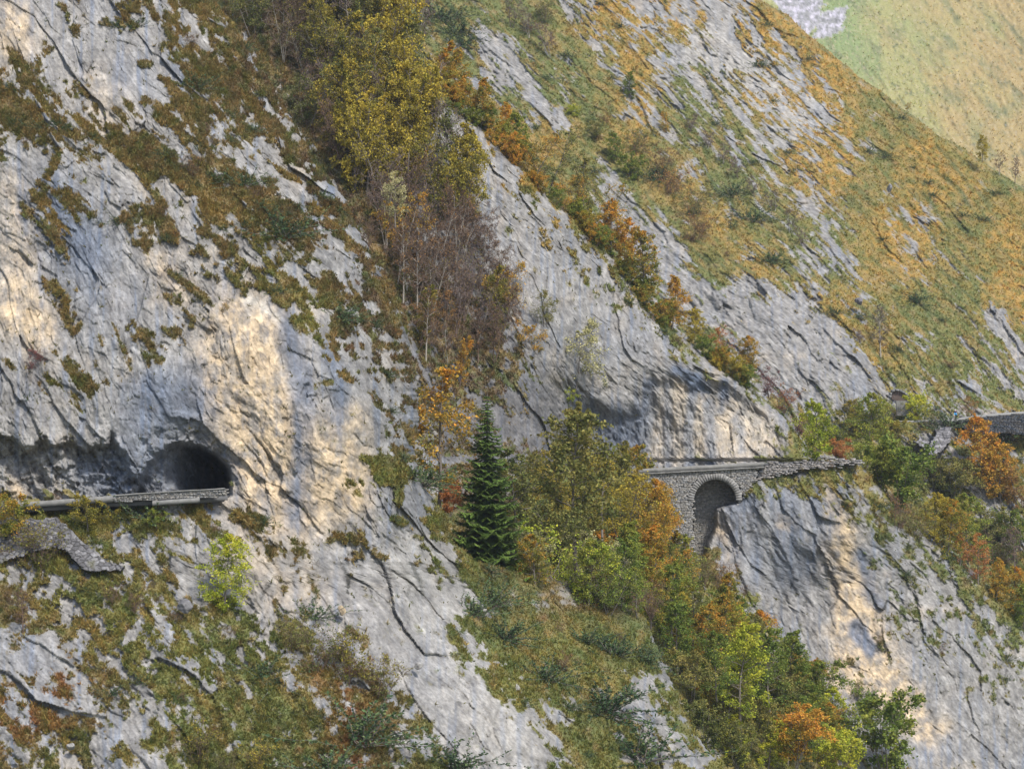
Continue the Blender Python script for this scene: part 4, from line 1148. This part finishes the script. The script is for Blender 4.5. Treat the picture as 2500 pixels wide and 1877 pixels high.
# ------------------------------------------------------------------ road, walls, viaduct, tunnels
def stones(mb, core, P, Yf, ch, lmin, lmax, seed, hole=None, depth=.45, tone=(.27, .26, .25), jit=.12, gap=.012, rag=0.0):
    """courses of rough stones filling an outline; every stone a little different"""
    rs = np.random.RandomState(seed); rr = random.Random(seed)
    x0, x1 = min(p[0] for p in P), max(p[0] for p in P); y = min(p[1] for p in P); yb = max(p[1] for p in P)
    while y < yb:
        Y = Yf(y); k = F / Y
        h = ch * rr.uniform(.75, 1.3) * k
        x = x0 - rr.uniform(0, lmax) * k; run = None
        while x < x1:
            w = rr.uniform(lmin, lmax) * k; cx, cy = x + w / 2, y + h / 2
            ok = inside(P, cx + rr.uniform(-rag, rag), cy + rr.uniform(-rag, rag)) and not (hole and hole(cx, cy))
            if ok:
                run = run or x
                f = rs.uniform(-.05, .05); g = gap * k
                J = rs.uniform(-jit, jit, (8, 2)) * h * .8
                c = [(x + g, y + h - g), (x + w - g, y + h - g), (x + w - g, y + g), (x + g, y + g)]
                pts = []
                for i, (qx, qy) in enumerate([c[0], c[1], c[1], c[0], c[3], c[2], c[2], c[3]]):
                    q = i % 4; back = q in (2, 3)
                    v = at(qx + (0 if back else J[i][0]), qy + (0 if back else J[i][1]), Y + (depth if back else f + rs.uniform(-.025, .025)))
                    pts.append(tuple(v))
                t = rr.uniform(.72, 1.28); wm = rr.uniform(-.03, .05)
                mb.hexa(pts, (tone[0] * t + wm * .6, tone[1] * t + wm * .35, tone[2] * t))
            if (not ok or x + w >= x1) and run:
                xe = x if not ok else x + w
                a, b, c_, d = at(run, y + h, Y + .1), at(xe, y + h, Y + .1), at(xe, y, Y + .1), at(run, y, Y + .1)
                o = Vector((0, depth + .3, 0))
                core.hexa([tuple(v) for v in (a, b, b + o, a + o, d, c_, c_ + o, d + o)], (.15, .143, .13))
                run = None
            x += w
        y += h

STONE = simple_mat("wall_stone", (.3, .3, .3), 4, .35, .93, .03, vcol=True)
CONC = simple_mat("weathered_concrete", (.19, .185, .172), 1.6, .28, .9, .02)
ROADM = simple_mat("worn_asphalt", (.10, .10, .10), 1.2, .2, .9, .01)
GRAVEL = simple_mat("pale_gravel_road", (.24, .235, .22), 1.0, .2, .95, .02)
BROWNP = simple_mat("dark_brown_masonry", (.10, .075, .065), 2.2, .3, .95, .02)

def strip(name, pts_px, yn, yf, mat, lift=.05, thick=.35):
    """a road bed following a line of photo pixels, from its near edge to its far edge"""
    V, fs = [], []
    for (px, py, Yn, Yf_) in pts_px:
        p = at(px, py, Yn); q = Vector(((px - CX) / F * Yn + (Yf_ - Yn) * .02, Yf_, p.z))
        V += [tuple(p + Vector((0, 0, lift))), tuple(q + Vector((0, 0, lift))), tuple(q - Vector((0, 0, thick))), tuple(p - Vector((0, 0, thick)))]
    for i in range(len(pts_px) - 1):
        a, b = 4 * i, 4 * i + 4
        fs += [[a, b, b + 1, a + 1], [a + 3, a + 2, b + 2, b + 3], [a, a + 3, b + 3, b]]
    tag(make_mesh(name, V, np.array(fs), mat), kind='structure')
rA, rC, rD = (lambda x: float(ROAD_A(x))), (lambda x: float(ROAD_C(x))), (lambda x: float(ROAD_D(x)))
strip("road", [(x, rA(x) + 2, 229.0, 236.5) for x in range(-60, 500, 40)] + [(500, rA(500) + 2, 229.4, 240), (556, rA(556) + 2, 230.5, 252)], 0, 0, ROADM)
strip("road", [(x, rC(x) + 1, 362.9, 370.6) for x in range(1180, 2140, 40)], 0, 0, ROADM)
strip("road", [(x, rD(x) - 1, 493.6, 502) for x in range(2120, 2720, 30)], 0, 0, GRAVEL)

# parapet by the cave: plain concrete on the left, stone on the right, a concrete beam where the road spans a gap
def band(mb, top, bot, x0, x1, Yn, Yf, step=14, rough=0.0, seed=1, col=None):
    rr = random.Random(seed); xs = list(np.arange(x0, x1, step)) + [x1]
    V = []
    for x in xs:
        r = rr.uniform(-rough, rough)
        V += [tuple(at(x, bot(x), Yn)), tuple(at(x, bot(x), Yf)), tuple(at(x, top(x) + r, Yf)), tuple(at(x, top(x) + r, Yn))]
    n = len(xs)
    q = [[4 * i + j, 4 * i + (j + 1) % 4, 4 * i + 4 + (j + 1) % 4, 4 * i + 4 + j] for i in range(n - 1) for j in range(4)]
    mb.add(V, q + [[0, 1, 2, 3], [4 * n - 1, 4 * n - 2, 4 * n - 3, 4 * n - 4]], col=col)
par = empty("road_parapet", at(300, 1224, 228.7))
tag(par, "low grey parapet wall of the road in front of the cave", "wall")
par_inv = Matrix.Translation(-par.location)
def under(o, root):
    o.parent = root; o.matrix_parent_inverse = Matrix.Translation(-Vector(root.location)); return o
topA = curve([(-60, 1236), (38, 1227), (82, 1224), (279, 1209), (373, 1202), (545, 1192)])
m = MB(); band(m, lambda x: float(topA(x)), lambda x: rA(x) + 1, -60, 278, 228.5, 228.9, seed=3, rough=.4)
under(m.build("concrete_section", CONC), par)
m, cr = MB(), MB()
PP = [(279, 1211), (373, 1204), (545, 1194), (556, 1194), (556, 1212), (482, 1215), (382, 1220), (279, 1226)]
stones(m, cr, PP, lambda y: 228.5, .11, .12, .34, 3, depth=.4, tone=(.22, .212, .20))
so = under(m.build("stone_section", STONE), par); under(cr.build("mortar", STONE), so)
m = MB(); band(m, lambda x: float(topA(x)) - 1.0, lambda x: float(topA(x)) + 2.2, 277, 550, 228.42, 229.0, seed=4, rough=.5)
under(m.build("coping", CONC), par)
m = MB(); band(m, lambda x: float(np.interp(x, [372, 490], [1222.5, 1214.5])), lambda x: float(np.interp(x, [372, 490], [1234, 1226.5])), 372, 488, 228.2, 229.6, seed=5)
under(m.build("concrete_beam", CONC), par)

# walls of rough rubble: every stone its own size and face
def rubble_wall(P, Yf, cell, tone, seed, name, parent, step=1.6):
    x0, x1 = min(p[0] for p in P) - 12, max(p[0] for p in P) + 12; y0, y1 = min(p[1] for p in P) - 12, max(p[1] for p in P) + 12
    PX, PY = np.meshgrid(np.arange(x0, x1, step), np.arange(y0, y1, step))
    Y = np.vectorize(Yf)(PY); k = Y / F
    X, Z = (PX - CX) * k, (PY - CY) * k
    w = fbm(X / 1.1, Z / 1.1, seed, 3)
    Zw = Z + .10 * w
    h, e = facet(X / (cell * 1.45) + .15 * w, Zw / (cell * .8), seed, .9, .5); tn = facet.tone
    m = msk(poly(P, 0), PX + 5 * w, PY + 5 * fbm(X / .8, Z / .8, seed + 3, 3))
    Y = Y - .07 * h - .12 * sst(0, .22, e) + .03 * fbm(X / .15, Z / .15, seed + 5, 2) + 2.5 * (1 - sst(.3, .7, m))
    c = np.array(tone)[None, None] * (.55 + .9 * tn)[..., None] * (.35 + .65 * sst(.02, .2, e))[..., None] * (1 + .25 * fbm(X / .3, Z / .3, seed + 7, 3))[..., None]
    c = mix(c, np.array((.10, .095, .05)), .6 * sst(.3, .9, fbm(X / 1.2, Z / 1.2, seed + 9, 3)))
    V = np.stack([(PX - CX) / F * Y, Y, (CY - PY) / F * Y], -1)
    nr, nc = PX.shape; q = np.arange(nr * nc).reshape(nr, nc)
    fa = np.stack([q[:-1, :-1], q[1:, :-1], q[1:, 1:], q[:-1, 1:]], -1)[m[:-1, :-1] > .12].reshape(-1, 4)
    return under(make_mesh(name, V.reshape(-1, 3), fa, STONE, cols=np.clip(c, .01, .8).reshape(-1, 3)), parent)
# old dry stone wall under the road at the left
t = empty("dry_stone_wall", at(150, 1392, 222.5)); tag(t, "dark dry stone retaining wall under the road at left", "wall")
rubble_wall([(10, 1262), (68, 1267), (141, 1262), (182, 1300), (215, 1332), (252, 1364), (306, 1384), (296, 1394), (205, 1393), (168, 1352), (130, 1334), (84, 1348), (0, 1376), (-50, 1380), (-50, 1285)],
            lambda y: float(np.interp(y, [1260, 1394], [227.3, 222.9])), .34, (.145, .14, .14), 7, "stone_facing", t)

# the arched viaduct
VY = 361.7
t = empty("arch_viaduct", at(1700, 1372, VY)); tag(t, "grey stone road viaduct with one tall round arch", "bridge")
AX, AY, AR = 1746, 1222, 52
def arch_hole(x, y): return (math.hypot(x - AX, y - AY) < AR + 15) if y < AY else (AX - AR < x < AX + AR + 2)
WP = [(1440, 1156), (1560, 1151), (1850, 1136), (1846, 1170), (1832, 1194), (1806, 1228), (1796, 1250), (1742, 1256), (1700, 1300), (1699, 1380), (1636, 1380), (1560, 1335), (1440, 1300)]
m, cr = MB(), MB()
stones(m, cr, WP, lambda y: VY, .17, .2, .6, 11, arch_hole, depth=.8, tone=(.25, .242, .23), gap=.008)
under(m.build("masonry_wall", STONE), t); under(cr.build("mortar", STONE), t)
m = MB(); rr = random.Random(4); nv = 30
for i in range(nv):
    a0, a1 = math.pi * (i + .04) / nv, math.pi * (i + .96) / nv
    r0, r1 = AR - .5, AR + 15 + rr.uniform(-1.5, 1.5); f = VY - .06 + rr.uniform(-.03, .03)
    P = [at(AX + r * math.cos(a), AY - r * math.sin(a), f) for (a, r) in ((a0, r0), (a1, r0), (a1, r1), (a0, r1))]
    B = [p + Vector((0, .9, 0)) for p in P]
    c = rr.uniform(.18, .27)
    m.hexa([tuple(v) for v in P + B], (c, c * .97, c * .92))
under(m.build("arch_ring", STONE), t)
m, cr = MB(), MB()
V, q = [], []
na = 22
line = [(AX + AR + .5, AY + 40)] + [(AX + (AR + .5) * math.cos(math.pi * i / na), AY - (AR + .5) * math.sin(math.pi * i / na)) for i in range(na + 1)] + [(AX - AR - .5, AY + 150)]
for (x, y) in line:
    p = at(x, y, VY + .3)
    for j in range(9): V.append((p.x, p.y + .55 * j, p.z))
n = len(line)
q = [[i * 9 + j, i * 9 + j + 1, (i + 1) * 9 + j + 1, (i + 1) * 9 + j] for i in range(n - 1) for j in range(8)]
m.add(V, q, col=(.23, .22, .20))
under(m.build("vault", STONE), t)
m, cr = MB(), MB()
stones(m, cr, [(1650, 1150), (1840, 1150), (1840, 1250), (1740, 1300), (1700, 1390), (1650, 1390)], lambda y: VY + 4.2, .17, .2, .6, 13, depth=.5, tone=(.26, .25, .23))
so = under(m.build("back_wall", STONE), t); under(cr.build("back_mortar", STONE), t)
topC = curve([(1180, 1166), (1440, 1151.5), (1559, 1144.5), (1867, 1127.5), (1900, 1126)])
m = MB(); band(m, lambda x: float(topC(x)), lambda x: float(topC(x)) + 11, 1180, 1868, VY - .15, VY + .3, seed=6, rough=.5, step=22)
under(m.build("parapet", CONC), t)
m = MB(); band(m, lambda x: float(topC(x)) + 11.2, lambda x: float(topC(x)) + 14.5, 1180, 1868, VY - .32, VY + .4, seed=7, rough=.7, step=9)
under(m.build("string_course", CONC), t)
t = empty("roadside_wall", at(1980, 1132, VY)); tag(t, "ragged low stone wall along the road edge right of the viaduct", "wall")
m, cr = MB(), MB()
stones(m, cr, [(1868, 1131), (1900, 1128), (1960, 1127), (1990, 1123), (2060, 1119), (2100, 1119), (2106, 1131), (2000, 1143), (1930, 1153), (1850, 1168), (1852, 1140)], lambda y: 362.3, .17, .25, .7, 17, depth=.5, tone=(.24, .225, .215), jit=.35, rag=5)
under(m.build("rubble_stones", STONE), t); under(cr.build("mortar", STONE), t)

# far away: retaining wall, dry wall, bricked up tunnel mouth
t = empty("retaining_wall", at(2450, 1064, 491)); tag(t, "long grey retaining wall carrying the far road", "wall")
m, cr = MB(), MB()
stones(m, cr, [(2345, 1025), (2380, 1019), (2500, 1009), (2720, 1000), (2720, 1040), (2500, 1060), (2440, 1058), (2400, 1060), (2345, 1045)], lambda y: 491.4, .22, .25, .7, 19, depth=1.2, tone=(.07, .075, .085), gap=.014)
under(m.build("stone_facing", STONE), t); under(cr.build("mortar", STONE), t)
t = empty("dry_stone_wall", at(2285, 1112, 487)); tag(t, "broken pale dry stone wall below the far road verge", "wall")
rubble_wall([(2280, 1045), (2307, 1040), (2324, 1044), (2318, 1080), (2284, 1113), (2272, 1110), (2258, 1098), (2231, 1080), (2248, 1067), (2270, 1084), (2281, 1064)],
            lambda y: float(np.interp(y, [1040, 1113], [490.2, 484.5])), .6, (.17, .165, .17), 23, "stone_facing", t, 1.3)
t = empty("tunnel_portal", at(2205, 1012, 497)); tag(t, "far tunnel mouth with a dark arched top and grey lower wall", "tunnel")
PYd = 496.5
m = MB(); rr = random.Random(9)
arc = [(2176, 972), (2178, 958), (2186, 954), (2196, 955), (2208, 961), (2218, 969), (2224, 977), (2226, 1012)]
for (x0, y0), (x1, y1) in zip(arc[:-1], arc[1:]):
    ns = max(1, int(math.hypot(x1 - x0, y1 - y0) / 6))
    for i in range(ns):
        a, b = (i + .05) / ns, (i + .95) / ns
        p = [(x0 + (x1 - x0) * s, y0 + (y1 - y0) * s) for s in (a, b)]
        nx, ny = (y1 - y0), -(x1 - x0); l = math.hypot(nx, ny); nx, ny = nx / l * 5, ny / l * 5
        P = [at(p[0][0], p[0][1], PYd), at(p[1][0], p[1][1], PYd), at(p[1][0] + nx, p[1][1] + ny, PYd), at(p[0][0] + nx, p[0][1] + ny, PYd)]
        c = rr.uniform(.15, .23); m.hexa([tuple(v) for v in P + [u + Vector((0, 1.5, 0)) for u in P]], (c, c * .98, c * .95))
under(m.build("arch_ring", STONE), t)
def plate(pts, Y, d, mat, name):
    n = len(pts); V = [tuple(at(x, y, Y)) for x, y in pts] + [tuple(at(x, y, Y) + Vector((0, d, 0))) for x, y in pts]
    me = bpy.data.meshes.new(name); me.from_pydata(V, [], [list(range(n - 1, -1, -1))] + [[i, (i + 1) % n, n + (i + 1) % n, n + i] for i in range(n)]); me.materials.append(mat)
    o = bpy.data.objects.new(name, me); COL.objects.link(o); return o
under(plate([(2177, 974), (2178, 958), (2186, 954), (2196, 955), (2208, 961), (2218, 969), (2223, 977), (2190, 978)], PYd + .5, 1.0, BROWNP, "arched_infill"), t)
under(plate([(2188, 978), (2224, 978), (2226, 1014), (2190, 1014)], PYd + .35, 1.0, CONC, "lower_wall"), t)

# ------------------------------------------------------------------ the cyclist on the far road
def skin(name, verts, edges, radii, mat, parent, sub=2):
    me = bpy.data.meshes.new(name); me.from_pydata(verts, edges, []); me.materials.append(mat)
    o = bpy.data.objects.new(name, me); COL.objects.link(o); o.parent = parent
    md = o.modifiers.new("skin", 'SKIN'); o.modifiers.new("sub", 'SUBSURF').levels = sub; o.modifiers["sub"].render_levels = sub
    for v, r in zip(me.skin_vertices[0].data, radii): v.radius = (r, r) if not hasattr(r, '__len__') else r
    me.skin_vertices[0].data[0].use_root = True
    return o
cyp = at(2333, rD(2333) - 1, 497.0)
bk = empty("bicycle", (cyp.x, cyp.y, cyp.z + .06), math.radians(-12)); tag(bk, "dark road bicycle under the rider on the far road", "bicycle")
BLK = simple_mat("black_paint", (.02, .02, .022), 8, .2, .5); TYRE = simple_mat("tyre_rubber", (.02, .02, .02), 8, .2, .9)
m = MB()
for a, b in (((0, -.5, .34), (0, -.2, .9)), ((0, .5, .34), (0, .42, .88)), ((0, -.17, .82), (0, .42, .85)), ((0, -.05, .3), (0, .42, .8)), ((0, -.05, .3), (0, -.2, .86)), ((0, -.5, .34), (0, -.05, .3))): m.tube([a, b], .02, 6)
m.build("frame", BLK, bk)
for yy in (-.5, .5):
    m = MB(); m.tube([(0, yy + .33 * math.cos(i * math.pi / 12), .34 + .33 * math.sin(i * math.pi / 12)) for i in range(25)], .017, 6); w = m.build("wheel", TYRE, bk)
    m = MB()
    for i in range(10): m.tube([(0, yy, .34), (0, yy + .32 * math.cos(i * .628), .34 + .32 * math.sin(i * .628))], .003, 3)
    m.build("rim", CONC, w)
m = MB(); m.tube([(-.22, .52, .9), (-.2, .45, .98), (0, .44, .98), (.2, .45, .98), (.22, .52, .9)], .016, 6); m.build("handlebar", BLK, bk)
m = MB(); m.hexa([(-.07, -.32, .92), (.07, -.32, .92), (.03, 0, .92), (-.03, 0, .92), (-.08, -.33, .97), (.08, -.33, .97), (.03, 0, .96), (-.03, 0, .96)]); m.build("saddle", BLK, bk)
pr = empty("person", (cyp.x, cyp.y, cyp.z + .06), math.radians(-12)); tag(pr, "cyclist in a dark blue top and bright blue shorts with a pale helmet", "person")
SKINM = simple_mat("skin", (.48, .30, .22), 8, .1, .6); NAVY = simple_mat("navy_jersey", (.012, .025, .075), 6, .2, .8); CYAN = simple_mat("bright_blue_shorts", (.02, .30, .62), 6, .15, .7); HELM = simple_mat("pale_helmet", (.62, .64, .64), 5, .1, .4)
pv = [(0, -.2, 1.0), (0, -.08, 1.2), (0, .1, 1.42), (0, .17, 1.52), (0, .21, 1.64), (0, .23, 1.72),
      (-.18, .1, 1.42), (-.21, .25, 1.2), (-.2, .45, 1.02), (.18, .1, 1.42), (.21, .25, 1.2), (.2, .45, 1.02),
      (-.1, -.16, .98), (-.13, .2, .84), (-.11, .02, .45), (-.11, .12, .38), (.1, -.16, .98), (.13, .12, .62), (.11, -.1, .22), (.11, .0, .15)]
pe = [(0, 1), (1, 2), (2, 3), (3, 4), (4, 5), (2, 6), (6, 7), (7, 8), (2, 9), (9, 10), (10, 11), (0, 12), (12, 13), (13, 14), (14, 15), (0, 16), (16, 17), (17, 18), (18, 19)]
skin("body", pv, pe, [.15, .14, .16, .06, .095, .08, .07, .05, .035, .07, .05, .035, .1, .075, .045, .035, .1, .075, .045, .035], SKINM, pr)
skin("jersey", [(0, -.19, 1.06), (0, -.08, 1.2), (0, .1, 1.42), (-.19, .1, 1.42), (-.21, .2, 1.28), (.19, .1, 1.42), (.21, .2, 1.28)], [(0, 1), (1, 2), (2, 3), (3, 4), (2, 5), (5, 6)], [.175, .165, .185, .1, .075, .1, .075], NAVY, pr)
skin("shorts", [(0, -.2, 1.0), (-.1, -.15, .97), (-.13, .12, .87), (.1, -.15, .97), (.125, .06, .72)], [(0, 1), (1, 2), (0, 3), (3, 4)], [.18, .13, .1, .13, .1], CYAN, pr)
m = MB(); V = []; q = []
for i in range(6):
    for j in range(12):
        a, b = i / 5 * math.pi / 2, j / 12 * 2 * math.pi
        V.append((.115 * math.cos(a) * math.cos(b), .22 + .15 * math.cos(a) * math.sin(b), 1.69 + .12 * math.sin(a)))
q = [[i * 12 + j, i * 12 + (j + 1) % 12, (i + 1) * 12 + (j + 1) % 12, (i + 1) * 12 + j] for i in range(5) for j in range(12)]
m.add(V, q); m.build("helmet", HELM, pr, smooth=True)

# ------------------------------------------------------------------ loose boulders
def boulder(px, py, wpx, Y, label, col, seed, flat=.75):
    rs = np.random.RandomState(seed); me = bpy.data.meshes.new("boulder")
    import bmesh
    bm = bmesh.new(); bmesh.ops.create_icosphere(bm, subdivisions=4, radius=1.0)
    dirs = rs.randn(16, 3); dirs /= np.linalg.norm(dirs, axis=1)[:, None]; cut = rs.uniform(.55, .95, 16)
    for v in bm.verts:
        p = np.array(v.co); s = 1.0
        for d, c in zip(dirs, cut):
            q = p @ d
            if q > c: s = min(s, c / q)
        p = p * s * (1 + .05 * math.sin(7 * p[0] + seed) * math.sin(6 * p[2] + 5 * p[1]))
        v.co = p
    bm.to_mesh(me); bm.free(); me.materials.append(simple_mat("boulder_stone", col, 2.5, .4, .95, .08))
    o = bpy.data.objects.new("boulder", me); COL.objects.link(o)
    r = wpx / 2 * Y / F; p = at(px, py, Y)
    o.location = p; o.scale = (r, r * .9, r * flat); o.rotation_euler = (.2, -.5, seed)
    tag(o, label, "boulder")
boulder(452, 1480, 46, 219.6, "dark grey boulder lying on the turf below the tunnel", (.15, .145, .145), 3, .8)
boulder(174, 1822, 26, 208.6, "whitish rounded boulder near the lower left corner", (.24, .23, .215), 4)
boulder(835, 1490, 24, 226.5, "tan block wedged at the foot of the near slab", (.36, .28, .18), 5, 1.2)
boulder(1022, 1624, 24, 226.0, "pale egg shaped boulder above the white rock rib", (.25, .24, .225), 6)
boulder(2172, 458, 17, 551, "upright grey boulder on the far orange grass", (.2, .2, .21), 8, 1.6)
boulder(2098, 735, 24, 514, "dark purple grey boulder on the far slope", (.14, .13, .14), 9, .9)

# ------------------------------------------------------------------ grass and dead bracken tufts
def tufts(layer, name, count, size, seed, mat, label, bright=1.35, var=.22):
    La = LAYERS[layer]; rs = np.random.RandomState(seed)
    w = np.clip(La.g, 0, 1) * ((La.PX > -20) & (La.PX < 2520) & (La.PY > -20) & (La.PY < 1900))
    w = np.where(La.g > .35, w, w * .0 + .004 * (La.g > -1) * (w >= 0) * ((La.PX > -20) & (La.PX < 2520)))
    w = w.ravel(); idx = rs.choice(len(w), count, p=w / w.sum())
    px = La.PX.ravel()[idx] + rs.uniform(-1.5, 1.5, count); py = La.PY.ravel()[idx] + rs.uniform(-1.5, 1.5, count); Y = La.Y.ravel()[idx]
    base = np.stack([(px - CX) / F * Y, Y, (CY - py) / F * Y], -1)
    c = La.c.reshape(-1, 3)[idx]; onrock = La.g.ravel()[idx] < .35
    c = np.where(onrock[:, None], np.array([.085, .085, .03]), c)
    nb = 5
    V = np.zeros((count, nb, 3, 3)); C = np.zeros((count, nb, 3, 3))
    patch = fbm(base[:, 0] / 1.6, base[:, 2] / 1.6, seed + 3, 3)
    s = size * (.5 + .8 * rs.rand(count)) * (1 + .5 * np.clip(patch, -.8, 1.2))
    tint = np.clip(1 + var * rs.randn(count), .45, 1.9)
    warm = rs.rand(count)
    for b in range(nb):
        d = rs.randn(count, 3) * .62 + np.array([0, -.42, .55]); d /= np.linalg.norm(d, axis=1)[:, None]
        u = np.cross(d, rs.randn(count, 3)); u /= np.linalg.norm(u, axis=1)[:, None]
        V[:, b, 0] = base + u * (s * .16)[:, None] + np.array([0, .05, -.05]); V[:, b, 1] = base - u * (s * .16)[:, None] + np.array([0, .05, -.05])
        V[:, b, 2] = base + d * (s * (.6 + .7 * rs.rand(count)))[:, None]
        k = (tint * (.85 + .3 * rs.rand(count)))[:, None]
        cc = bright * c * k * np.stack([.9 + .35 * warm, 1.05 - .05 * warm, .9 - .2 * warm], -1)
        for q in range(3): C[:, b, q] = cc * (1.0 if q < 2 else 1.15)
    V = V.reshape(-1, 3); n = len(V)
    o = make_mesh(name, V, np.arange(n).reshape(-1, 3), mat, cols=np.clip(C.reshape(-1, 3), .005, .8))
    tag(o, label, "grass", kind='stuff')
def tuft_mat():
    m, nt, b = new_mat("turf_blades"); L = nt.links.new
    a = N(nt, "ShaderNodeVertexColor", layer_name="col")
    L(a.outputs[0], b.inputs["Base Color"]); b.inputs["Roughness"].default_value = .85; b.inputs["Specular IOR Level"].default_value = .15
    tr = N(nt, "ShaderNodeBsdfTranslucent"); L(a.outputs[0], tr.inputs[0])
    ms = N(nt, "ShaderNodeMixShader"); ms.inputs[0].default_value = .25
    L(b.outputs[0], ms.inputs[1]); L(tr.outputs[0], ms.inputs[2]); L(ms.outputs[0], nt.nodes["Material Output"].inputs[0])
    return m
TM = tuft_mat()
tufts("near_cliff", "grass", 150000, .27, 3, TM, "rough brown and green turf on the ledges of the near cliff", 1.35)
tufts("rock_buttress", "grass", 70000, .36, 4, TM, "rough turf and leaf litter of the gully and buttress")
tufts("mountain_slope", "grass", 120000, .36, 5, TM, "green and orange autumn grass of the far slope", 1.55, .12)
tufts("far_hillside", "grass", 9000, .7, 6, TM, "pale dry grass of the sunlit hillside beyond", 1.45)

# ------------------------------------------------------------------ thin autumn haze in the air
hz = bpy.data.materials.new("air"); hz.use_nodes = True
nt = hz.node_tree; nt.nodes.remove(nt.nodes["Principled BSDF"])
pv_ = nt.nodes.new("ShaderNodeVolumePrincipled"); pv_.inputs["Color"].default_value = (.86, .92, 1, 1); pv_.inputs["Density"].default_value = .00008; pv_.inputs["Anisotropy"].default_value = .2
nt.links.new(pv_.outputs[0], nt.nodes["Material Output"].inputs["Volume"])
m = MB(); m.box(-2600, 2600, -700, 4100, -112, 330)
tag(m.build("haze", hz), kind='stuff')
